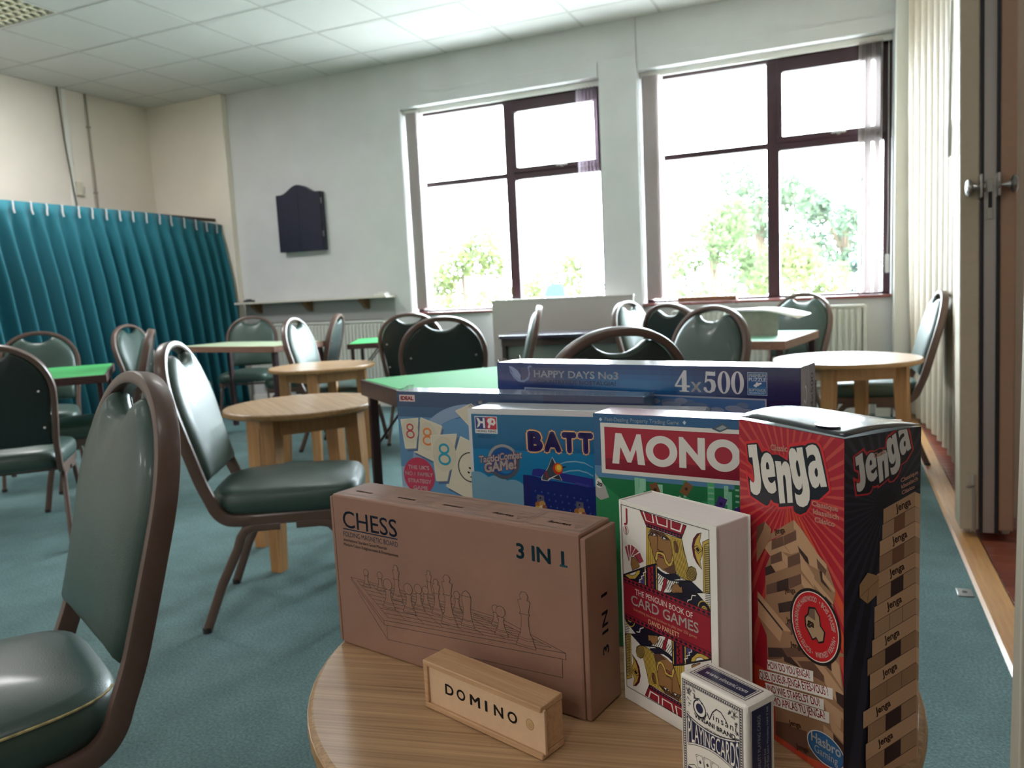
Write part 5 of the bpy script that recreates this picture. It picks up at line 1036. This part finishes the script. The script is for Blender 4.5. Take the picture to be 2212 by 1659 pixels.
def shrink(t, L, Dp, H, seed, right=True):
    """ragged seams of the plastic film along the top edges"""
    rnd = random.Random(seed); m = glass_film
    for x0 in (0.0, L):
        b = MB(); vs = []; n = 7
        for i in range(n+1):
            u = i/n; vs += [(x0+rnd.uniform(-.002, .002), Dp*u, H+0.0004), (x0+(0.004 if x0 else -0.002)+rnd.uniform(-.002, .003), Dp*u, H+0.002+rnd.random()*0.004)]
        b.add(vs, [(2*i, 2*i+2, 2*i+3, 2*i+1) for i in range(n)], 0, True)
        b.build('film_seam', m, t)
glass_film = glass_mat('plastic_film', (235, 235, 238), 0.3)
# ---- property trading game --------------------------------------------------------------
t = game('property_game_box', 'red and blue property trading game box, half hidden behind the book and block game', 'box', (-0.2505, 0.7975), -9)
L, Dp, H = 0.30, 0.043, 0.263
MB().rbox(0, L, 0, Dp, 0, H, 0.0015, 2).build('carton_body', mat('mono_board', (196, 90, 100), 0.26, coat=1.0), t)
A = Art(300, 263); A.part = 'front_print'
A.rect(0, 0, 300, 263, (40, 92, 138)); A.rect(0, 170, 300, 205, (86, 134, 172)); A.rect(0, 0, 300, 192, (34, 118, 74))
rnd = random.Random(9)
for k in range(110):
    x = rnd.uniform(2, 296); w_ = rnd.uniform(3, 8); h = rnd.uniform(150, 197) if x > 45 else rnd.uniform(40, 150); g = rnd.choice([(52, 150, 94), (34, 116, 74), (84, 176, 122), (134, 200, 164), (150, 206, 176)])
    A.rect(x, 0, x+w_, h, g)
    if k % 3 == 0:
        for q in range(8): A.rect(x+0.8, h-6-q*6, x+w_-0.8, h-4-q*6, (140, 196, 164))
A.poly([(0, 192), (30, 170), (60, 150), (90, 60), (0, 0)], (52, 140, 88))
for x, y, an, c in ((70, 184, 20, (126, 80, 52)), (104, 188, -30, (132, 90, 58)), (122, 160, 15, (74, 46, 120)), (140, 176, -20, (78, 50, 128)), (160, 168, 30, (70, 44, 112)), (200, 180, 10, (126, 80, 52)), (230, 160, -25, (78, 50, 128)), (98, 172, 40, (190, 200, 190))):
    A.poly([(x+u*cos(radians(an))-v*sin(radians(an)), y+u*sin(radians(an))+v*cos(radians(an))) for u, v in ((-4.5, -7), (4.5, -7), (4.5, 7), (-4.5, 7))], c)
    A.ell(x, y, 1.8, 1.8, tuple(int(v*.5) for v in c), 10)
A.poly([(0, 196), (12, 182), (16, 170), (6, 166), (0, 170)], (176, 176, 172)); A.ell(4.4, 185, 4.0, 5.4, (226, 224, 220)); A.text('20', 1.2, 7.8, 183, 4.4, (30, 30, 34), bold=0.05, ang=-20)
A.part = 'banner'
A.rect(8.4, 197, 291.6, 253, (226, 220, 214)); A.rect(13, 201.5, 287, 248.6, (168, 26, 52)); A.rect(13, 201.5, 287, 214, (136, 18, 46))
A.poly([(132, 252.5), (143, 259), (151, 254.5), (140, 249.5)], (72, 88, 98)); A.poly([(136, 253), (143, 257), (147.5, 254.6), (140.5, 251.4)], (150, 160, 166))
A.part = 'title_lettering'; LT = (226, 220, 214)
A.text('◈', 6.5, 10.5, 253.6, 4, (214, 222, 230)) if False else A.poly([(7, 256.5), (9, 258.8), (11, 256.5), (9, 254.2)], (190, 208, 224)); A.poly([(101.6, 257.5), (103.6, 259.8), (105.6, 257.5), (103.6, 255.2)], (190, 208, 224))
A.text('Fast-Dealing Property Trading Game', 14, 98, 255, 4.2, (226, 230, 234), bold=0.004)
A.poly([(21.3, 208.7), (26.0, 242.4), (33, 242.4), (42.6, 222), (50.5, 242.4), (55.2, 242.4), (59.4, 209.4), (51.2, 209.4), (49.6, 226), (43.6, 211), (39.2, 211), (31.5, 227.5), (29.4, 208.7)], LT)
A.ring(77.9, 225.6, 17.4, 16.6, 8.2, LT, n=44, ty=7.8)
A.poly([(97.2, 210), (97.2, 242.4), (101.5, 242.4), (117, 224.5), (117, 242.6), (124.6, 242.6), (124.6, 209.6), (120.6, 209.6), (104.8, 228), (104.8, 210)], LT)
A.ring(143.4, 226, 17.2, 16.6, 8.2, LT, n=44, ty=7.8)
A.poly([(164, 209.4), (164, 242.6), (176, 242.6), (184, 240), (187, 233), (184, 225), (176, 222), (171.8, 222), (171.8, 209.4)], LT, [[(171.8, 228.4), (175, 228.4), (178.6, 230), (179.2, 233), (178, 236), (175, 236.8), (171.8, 236.8)]])
A.ring(206.4, 226, 17.2, 16.6, 8.2, LT, n=44, ty=7.8); A.poly([(227, 209.4), (227, 242.6), (234.8, 242.6), (234.8, 216.6), (248, 216.6), (248, 209.4)], LT); A.poly([(249, 242.6), (258, 242.6), (264.6, 231), (271, 242.6), (280, 242.6), (268.4, 223), (268.4, 209.4), (260.6, 209.4), (260.6, 223)], LT)
A.build(t, fmat(L, Dp, H, 'front'), M_inkg, {'banner': 'red banner with a white frame'})
# ---- sea battle game ---------------------------------------------------------------------
t = game('battle_game_box', 'blue corrugated battle game box with rockets and clouds, behind the kraft carton', 'box', (-0.444, 0.878), -2)
L, Dp, H = 0.30, 0.055, 0.2525
MB().rbox(0, L, 0, Dp, 0, H, 0.004, 3).build('carton_body', mat('battle_board', (206, 206, 208), 0.26, coat=1.0), t)
A = Art(300, 252.5); A.part = 'front_print'
A.rect(0, 0, 300, 252.5, (206, 206, 208)); A.rect(4.5, 3, 297, 245.5, (24, 122, 172)); A.rect(4.5, 200, 297, 245.5, (20, 100, 146)); A.ell(6.8, 243.2, 2.3, 2.3, (20, 100, 146))
A.rect(4.5, 3, 297, 120, (110, 158, 182))
for x, y, r in ((8, 146, 24), (36, 142, 24), (60, 142, 20), (26, 120, 26), (180, 110, 30), (240, 130, 30), (280, 120, 26)): A.ell(x, y, r, r*1.0, (118, 164, 188))
A.rect(4.5, 60, 80, 130, (118, 164, 188))
D_ = dict(BATL_D)
A.poly(D_['tr1'], (130, 176, 200)); A.poly(D_['tr2'], (130, 176, 200)); A.poly(D_['boardback'], (46, 52, 138)); A.poly(D_['board'], (28, 46, 118)); A.poly([(73.6, 125.4), (168, 121), (168, 60), (75, 62)], (28, 46, 118)); A.rect(168, 60, 290, 160, (28, 46, 118)); A.poly(D_['brddark'], (34, 44, 110)); A.poly(D_['flap'], (58, 66, 152))
for i in range(9):
    for j in range(3): A.ell(90+i*8.6+j*1.5, 149-j*8.5-i*0.9, 1.5, 1.5, (44, 66, 140), 8); A.ell(90.4+i*8.6+j*1.5, 149.8-j*8.5-i*0.9, 0.7, 0.7, (82, 104, 170), 6)
for x, y in ((97, 136), (149, 131)):
    A.poly([(x-5, y), (x-4.5, y+9), (x+4.5, y+8), (x+6, y-16), (x-2, y-16)], (96, 100, 122)); A.ell(x-0.5, y+4.6, 1.1, 1.3, (24, 26, 40), 8)
    for dx, dy, r, c in ((-4, -4, 4, (170, 110, 60)), (2, -3, 4.4, (196, 150, 90)), (-5, -9, 3.6, (206, 170, 60)), (1, -9, 4.4, (226, 206, 160)), (5, -7, 3.4, (150, 90, 70)), (-1, -12, 3.6, (200, 140, 70))): A.ell(x+dx, y+dy, r, r, c, 10)
A.poly(D_['rkw'], (206, 206, 206)); A.poly(D_['rk1'], (58, 68, 80)); A.poly(D_['fin2'], (50, 60, 70)); A.poly(D_['rkbody'], (64, 74, 84)); A.poly(D_['rkred'], (170, 40, 48))
A.ell(122, 179.5, 6.6, 7.4, (190, 56, 40)); A.ell(123, 180.5, 4.8, 5.2, (226, 150, 50)); A.ell(123.5, 181, 3.0, 3.4, (238, 206, 80)); A.poly([(128, 180), (134, 183), (128.6, 183)], (40, 40, 46))
A.ring(31, 118, 15, 13, 3.4, (70, 76, 86)); 
A.part = 'title_lettering'
for gr, c in ((0.062, (206, 120, 40)), (0.034, (236, 206, 150)), (0.0, (62, 52, 128))):
    for ch, x0, x1 in (('B', 82.5, 103.5), ('A', 104.5, 128), ('T', 128.6, 148), ('T', 149.6, 169.5)): A.text(ch, x0, x1, 199.6, 26.5, c, bold=0.075, grow=gr)
A.part = 'maker_logo'
A.rect(9.4, 220.6, 41.4, 242.8, (220, 218, 218)); A.rect(10.4, 226, 25.4, 241.8, (44, 52, 122)); A.rect(25.4, 226, 40.4, 241.8, (188, 30, 58))
A.poly([(12, 227.5), (16, 230), (17.5, 233.5), (21, 233.5), (21.4, 227.4), (24.2, 227.4), (23.6, 240.6), (21, 240.6), (21, 236.2), (17.4, 236.4), (15.4, 240), (12, 241), (14.4, 234)], (226, 222, 220)); A.poly([(27.5, 228), (30.5, 227.2), (32, 232.4), (36.4, 230.6), (39.4, 234.4), (38, 239.6), (33, 241), (28.6, 239.6), (27.2, 236.6), (29.4, 233)], (226, 222, 220), [[(33, 234.6), (35.6, 234.2), (36.4, 237), (34, 238.4)]])
A.text('HONG FENG', 11.4, 39.6, 222, 2.7, (40, 40, 60), bold=0.02); A.text('NO.157-1', 13.5, 36.5, 214.4, 4.2, (20, 76, 110), bold=0.01)
A.part = 'badge'
A.ell(47.6, 184.8, 23, 23, (84, 92, 104), 40); A.ring(47.6, 184.8, 22.4, 22.4, 3.4, (150, 156, 164), 40, 200); A.ell(47.6, 184.8, 18, 18, (24, 84, 148), 36); A.ell(50, 178, 11, 9, (40, 120, 180), 30)
for gr, c in ((0.07, (120, 60, 84)), (0.0, (232, 222, 222))):
    A.text('Tactici', 12, 42, 181.2, 9.0, c, bold=0.03, ang=8, shear=0.2, grow=gr); A.text('Combat', 42, 74, 186, 9.4, c, bold=0.03, ang=8, shear=0.2, grow=gr); A.text('GAMe!', 19.5, 66, 168.4, 13, c, bold=0.04, ang=10, shear=0.2, grow=gr)
A.build(t, fmat(L, Dp, H, 'front'), M_inkw); shrink(t, L, Dp, H, 2)
# ---- number tile game -----------------------------------------------------------------------
t = game('tile_game_box', 'grey-blue number tile game box with ivory tiles, behind at the left', 'box', (-0.602, 0.962), -5.2)
L, Dp, H = 0.378, 0.046, 0.262
MB().rbox(0, L, 0, Dp, 0, H, 0.0018, 2).build('carton_body', mat('tile_game_board', (84, 108, 136), 0.26, coat=1.0), t)
A = Art(378, 262); A.part = 'front_print'
A.rect(0, 0, 378, 262, (84, 124, 160)); A.rect(0, 225, 378, 262, (50, 82, 120)); A.rect(0, 240, 378, 262, (42, 66, 104)); A.rect(0, 0, 378, 150, (140, 158, 180)); A.rect(0, 0, 378, 120, (156, 170, 188))
A.ring(125, 150, 104, 96, 17, (130, 150, 180), 0, 180, 48); A.ell(125, 150, 86, 78, (88, 132, 172), 40)
A.rect(240, 120, 378, 262, (40, 50, 90)); A.text('RUMMIKUB', 250, 372, 215, 26, (220, 190, 60), bold=0.04)
IV, IVD = (204, 194, 172), (150, 142, 126)
def tile(p, num, col, cx, cy_, h, ang=0.0, ring=False):
    q = [(x+1.6, y-1.8) for x, y in p]; A.poly([(x+3.5, y-5) for x, y in p], (70, 92, 126)); A.poly(q, IVD); A.poly(p, IV); A.line(p, 1.2, (214, 206, 186), True)
    if ring: A.ring(cx, cy_, 22, 22, 1.8, (40, 36, 34)); A.text('☺' if False else ':)', cx-7, cx+7, cy_-8, 14, (40, 36, 34), bold=0.01, ang=-20)
    else:
        A.ell(cx, cy_, h*0.62, h*0.78, (196, 186, 164)); w_ = h*0.30
        A.ring(cx, cy_+h*0.235, h*0.28, h*0.245, h*0.105, col); A.ring(cx, cy_-h*0.225, h*0.33, h*0.275, h*0.105, col)
A.part = 'tile_art'
A.part = 'tile_picture#1'; tile([(101.5, 236), (128, 247), (150, 228), (122, 216)], 0, (0, 0, 0), 200, 20, 0.1)
A.part = 'tile_picture#2'; tile([(107, 199.5), (170, 175), (140, 100), (78.2, 125.5)], 0, None, 122, 156, 10, ring=True)
A.part = 'tile_picture#3'; tile([(41.1, 224.2), (76.2, 213.3), (57.5, 162), (23.5, 174.4)], 8, (206, 112, 44), 50.5, 197, 27)
A.part = 'tile_picture#4'; tile([(4.6, 220.2), (35.6, 223.3), (28.5, 179.5), (9.9, 177.6)], 8, (172, 44, 56), 20.5, 204, 23)
A.part = 'tile_picture#5'; tile([(55.8, 198.3), (100.7, 203), (79.5, 134.3), (61.5, 132.6)], 8, (28, 140, 166), 78, 172.5, 33)
A.part = 'badge'
A.ell(31.5, 137.5, 27.5, 27.5, (176, 36, 70), 40)
for s_, x0, x1, y in (("THE UK'S", 12.5, 50, 147), ('NO.1 FAMILY', 7, 56, 137.2), ('STRATEGY', 11, 52.5, 126.6), ('GAME', 19.5, 46, 116.5)): A.text(s_, x0, x1, y, 5.8, (228, 206, 210), bold=0.02)
A.part = 'maker_logo'; A.rect(4.5, 247.6, 32.3, 257.2, (214, 176, 176)); A.text('IDEAL', 7, 30, 249.3, 6.2, (160, 34, 52), bold=0.06)
A.build(t, fmat(L, Dp, H, 'front'), M_inkw); shrink(t, L, Dp, H, 3)
# ---- jigsaw box ------------------------------------------------------------------------------
t = game('jigsaw_box', 'wide dark blue jigsaw puzzle box with large silver numbers, tallest at the back', 'box', (-0.473, 1.04), -13)
L, Dp, H = 0.4405, 0.06, 0.2955
MB().rbox(0, L, 0, Dp, 0, H, 0.0018, 2).build('carton_body', mat('jigsaw_board', (40, 44, 84), 0.26, coat=1.0), t)
A = Art(440.5, 295.5); A.part = 'front_print'
A.rect(0, 0, 440.5, 295.5, (24, 28, 72))
def bl(a, b, t): return tuple(int(p+(q-p)*t) for p, q in zip(a, b))
for i in range(30):
    x0 = i*440.5/30; u = (i+0.5)/30; g = math.exp(-((u-0.52)/0.24)**2)
    for j in range(6):
        v = (j+0.5)/6; c = bl(bl((34, 48, 108), (26, 34, 80), u), (30, 104, 158), g*(0.35+0.65*math.exp(-((v-0.35)/0.4)**2)))
        if u < 0.33 and 2 <= j <= 4: c = bl(c, (104, 92, 112), 0.55*min(1, (0.33-u)/0.12)*min(1, max(0, (u-0.06)/0.05)))
        A.rect(x0, 256+j*6.6, x0+440.5/30, 256+(j+1)*6.6, c)
for x0, x1 in ((48.4, 218.6), (227.2, 401)):
    A.rect(x0, 130, x1, 260 if x0 < 100 else 257.6, (150, 156, 178)); A.rect(x0+2, 132, x1-2, 258 if x0 < 100 else 255.6, (66, 104, 156))
    rnd = random.Random(int(x0))
    for k in range(16): A.ell(x0+12+rnd.random()*(x1-x0-24), 240+rnd.random()*11, 8+rnd.random()*6, 4, (128, 138, 166) if k % 2 else (96, 116, 150), 14)
    A.rect(x0+2, 132, x1-2, 236, (62, 92, 78))
A.part = 'swan_logo'
A.poly([(22, 291), (26, 283), (36, 274), (44, 270), (50, 271), (56, 276), (57, 283), (55, 290), (60, 292.5), (64, 290), (60, 289.5), (58, 287), (60, 280), (57, 272), (48, 267), (38, 268), (30, 273), (24, 281)], (116, 128, 170)); A.poly([(22, 291), (30, 289), (38, 284), (43, 277), (42, 271), (32, 276)], (134, 144, 182))
A.part = 'title_lettering'
A.text('HAPPY DAYS No3', 66.5, 203, 275.4, 9.8, (226, 228, 234), bold=0.012); A.text('COUNTRYSIDE NOSTALGIA!', 71, 199, 266.8, 5.2, (30, 36, 74), bold=0.004)
SV = (196, 198, 204); A.part = 'count_lettering'
def dig(ps, holes=()): A.poly(ps, SV, holes)
dig([(284.3, 268.6), (284.3, 270.6), (296.6, 289.8), (300.4, 289.8), (300.4, 270.8), (304.4, 270.8), (304.4, 268.4), (300.4, 268.4), (300.4, 264.2), (303.4, 263.6), (303.4, 262.6), (290.6, 262.6), (290.6, 263.6), (294, 264.2), (294, 268.6)], [[(287.4, 270.8), (294, 270.8), (294, 281.4)]])
A.text('x', 306, 320, 262.8, 19, SV, bold=0.012)
dig([(324.4, 274.6), (326, 289.2), (337, 288.6), (338, 289.8), (338.2, 283.6), (327.6, 284), (327.2, 279.4), (333, 279.8), (337.4, 277.4), (339, 271.4), (337, 265), (331.4, 262.2), (326, 263), (322.6, 266.4), (323.4, 269.4), (326.2, 269.4), (327, 266.4), (329.6, 264), (332.2, 266.4), (333, 271.6), (331.6, 276.2), (328.4, 277.2), (326.2, 275.4)])
for cx in (349, 366): A.poly([(cx+8*cos(2*pi*i/36), 276+14*sin(2*pi*i/36)) for i in range(36)], SV, [[(cx+3.2*cos(2*pi*i/28), 276+12.6*sin(2*pi*i/28)) for i in range(28)][::-1]])
A.part = 'badge'
A.rect(378.2, 261.6, 402, 289.2, (160, 168, 186)); A.rect(378.9, 262.3, 401.3, 288.5, (34, 88, 140)); A.rect(378.9, 262.3, 401.3, 272, (30, 104, 158))
for s_, y, h, bo in (('PREMIUM', 283.4, 3.9, 0.05), ('PUZZLE', 278.6, 3.9, 0.0), ('SOFTCLICK', 266.4, 3.2, 0.05), ('TECHNOLOGY', 263.4, 2.3, 0.0)): A.text(s_, 380, 400.4, y, h, (206, 212, 220), bold=bo)
for x, y in ((387, 273.4), (389, 274.6), (391, 274), (388.6, 272.4), (392.6, 275.4), (394, 276), (390, 276.2)): A.ell(x, y, 1.5, 1.2, (206, 212, 220), 8)
A.build(t, fmat(L, Dp, H, 'front'), M_inkw, {'title_lettering': 'silver white lettering'})
S = Art(60, 295.5); S.part = 'side_print'; S.rect(0, 0, 60, 295.5, (92, 86, 110)); S.rect(32, 0, 33.4, 295.5, (170, 166, 180))
S.xf = lambda x, y: (60-y, x); S.text('PUZZLE 4x500', 180, 285, 8, 11, (150, 110, 130), bold=0.02); S.xf = None; S.ring(18, 262, 7, 11, 2.6, (188, 186, 196)); S.poly([(6, 240), (16, 262), (20, 290), (10, 292)], (120, 114, 134))
S.build(t, fmat(L, Dp, H, 'right'), M_inkw); shrink(t, L, Dp, H, 4)
# ================================================================== OUTSIDE
M_grass = mat('pale_gravel', (192, 191, 188), 0.95, noise=0.15, nscale=6)
struct(MB().box(-40, 30, YW+TH, 70, -0.45, -0.35).build('ground', M_grass))
tag(MB().box(-40, 30, 14.8, 18.4, -0.3495, -0.34).build('road', mat('road_grey', (130, 130, 128), 0.9, noise=0.1, nscale=20)), 'pale road beyond the garden outside the windows', 'road')
def leaf_mat(n, c, tr=0.35):
    return cloth_mat(n, c, tr)
def tree(label, x, y, z0, h, rx, n, cols, lsz, seed, trunk=0.08, gap=0.0, cat='tree', name='tree', base=0.25):
    rnd = random.Random(seed); t = thing(name, label, cat, (x, y, z0))
    tb = MB().tube([(0, 0, 0), (0.03, 0.02, h*0.35), (-0.02, 0.05, h*0.75)], circ(trunk, 8))
    clumps = []
    for i in range(14):
        a = rnd.uniform(0, 2*pi); u = rnd.uniform(base, 0.92); rr = rx*sin(pi*min(1, u*0.85+0.12))**0.6*rnd.uniform(0.35, 0.95)
        c = Vector((rr*cos(a), rr*sin(a), h*u)); clumps.append((c, rx*rnd.uniform(0.25, 0.45)))
        tb.tube([(0, 0, h*u*0.55), c*0.6+Vector((0, 0, h*u*0.3)), c], circ(trunk*0.25, 5))
    tb.build('trunk', mat('bark', (88, 74, 60), 0.9, noise=0.3, nscale=20), t)
    for ci, col in enumerate(cols):
        b = MB(); vs = []; fs = []
        for k in range(n//len(cols)):
            c, r = rnd.choice(clumps); d = Vector((rnd.gauss(0, 1), rnd.gauss(0, 1), rnd.gauss(0, 0.85))).normalized()*r*rnd.uniform(0.55, 1.1)
            p = c+d; s = lsz*rnd.uniform(0.6, 1.3); nrm = Vector((rnd.uniform(-1, 1), rnd.uniform(-1, 1), rnd.uniform(0.0, 1))).normalized()
            a = nrm.orthogonal().normalized(); q = nrm.cross(a); th = rnd.uniform(0, 2*pi); a, q = a*cos(th)+q*sin(th), q*cos(th)-a*sin(th)
            o = len(vs); vs += [p-a*s, p+q*s*0.42+nrm*s*0.12, p+a*s, p-q*s*0.42+nrm*s*0.12]; fs.append((o, o+1, o+2, o+3))
        b.add(vs, fs, 0, False).build('foliage', leaf_mat('leaf_%s_%d' % (seed, ci), col), t)['kind'] = 'stuff'
tree('sunlit yellow-green garden shrub outside the left window, left of its mullion', -4.72, 9.4, -0.35, 2.15, 0.75, 2600, [(98, 105, 66), (77, 89, 59)], 0.055, 11, 0.03, name='shrub', cat='shrub')
tree('loose sunlit garden shrub outside the left window, right of its mullion', -3.62, 10.2, -0.35, 1.95, 0.8, 2200, [(102, 108, 72), (83, 93, 64)], 0.055, 12, 0.03, name='shrub', cat='shrub')
tree('open leafy tree outside the right window, left of its mullion', -1.74, 11.6, -0.35, 2.7, 0.85, 3600, [(76, 92, 64), (90, 101, 72)], 0.06, 21, 0.06)
tree('tall dark green tree behind the right window mullion', -1.90, 20.6, -0.35, 4.35, 1.3, 5000, [(64, 76, 62), (74, 87, 68)], 0.09, 22, 0.1)
tree('broad blue-green tree beyond the pole outside the right window', 0.06, 24.5, -0.35, 4.6, 1.6, 5000, [(70, 84, 73), (79, 92, 73)], 0.09, 23, 0.1)
tree('low yellow-green bush in front of the pole outside the right window', -0.55, 13.2, -0.35, 1.9, 0.85, 3200, [(97, 103, 67), (83, 94, 64)], 0.055, 24, 0.04, name='shrub', cat='shrub', base=0.15)
tree('dark bluish shrub at the far right of the right window', 0.42, 14.0, -0.35, 1.75, 0.5, 1300, [(57, 69, 67), (67, 79, 70)], 0.06, 25, 0.04, name='shrub', cat='shrub', base=0.1)
t = thing('utility_pole', 'pale utility pole among the trees outside the right window', 'pole', (-1.05, 15.2, -0.34))
MB().tube([(0, 0, 0), (0, 0, 2.65)], circ(0.06, 10)).build('pole', mat('pale_pole', (196, 180, 168), 0.8), t); MB().rbox(-0.3, 0.3, -0.03, 0.03, 2.4, 2.46, 0.008).build('crossarm', mat('pale_pole'), t)
t = thing('street_sign', 'round turquoise sign on a post outside the left window', 'sign', (-3.42, 9.5, -0.34))
MB().tube([(0, 0, 0), (0, 0, 1.45)], circ(0.025, 8)).build('post', mat('grey_post', (150, 150, 150), 0.5), t)
for z, r in ((1.28, 0.135),): MB().lathe([(0, -0.006), (r, -0.006), (r, 0.006), (0, 0.006)], n=28, M=Matrix.Translation((0, -0.035, z)) @ Matrix.Rotation(pi/2, 4, 'X')).build('sign_disc', mat('turquoise_sign', (0, 150, 158), 0.4), t)
t = thing('lamp_post', 'slim dark lamp post outside the right edge of the left window', 'pole', (-3.35, 11.2, -0.34))
MB().lathe([(0, 0), (0.08, 0), (0.075, 0.5), (0.05, 1.3), (0.045, 1.75), (0.015, 1.8), (0.012, 2.35), (0, 2.36)], n=12).build('post', mat('slate_post', (84, 88, 104), 0.5), t)
t = thing('chimney', 'slim brick chimney beyond the left side of the right window', 'chimney', (-2.75, 14, -0.35))
for k in range(20): MB().rbox(-0.12, 0.12, -0.12, 0.12, k*0.1, k*0.1+0.094, 0.004, 1).build('brick_course', mat('brick_pale', (178, 120, 100), 0.9, noise=0.2, nscale=12), t)
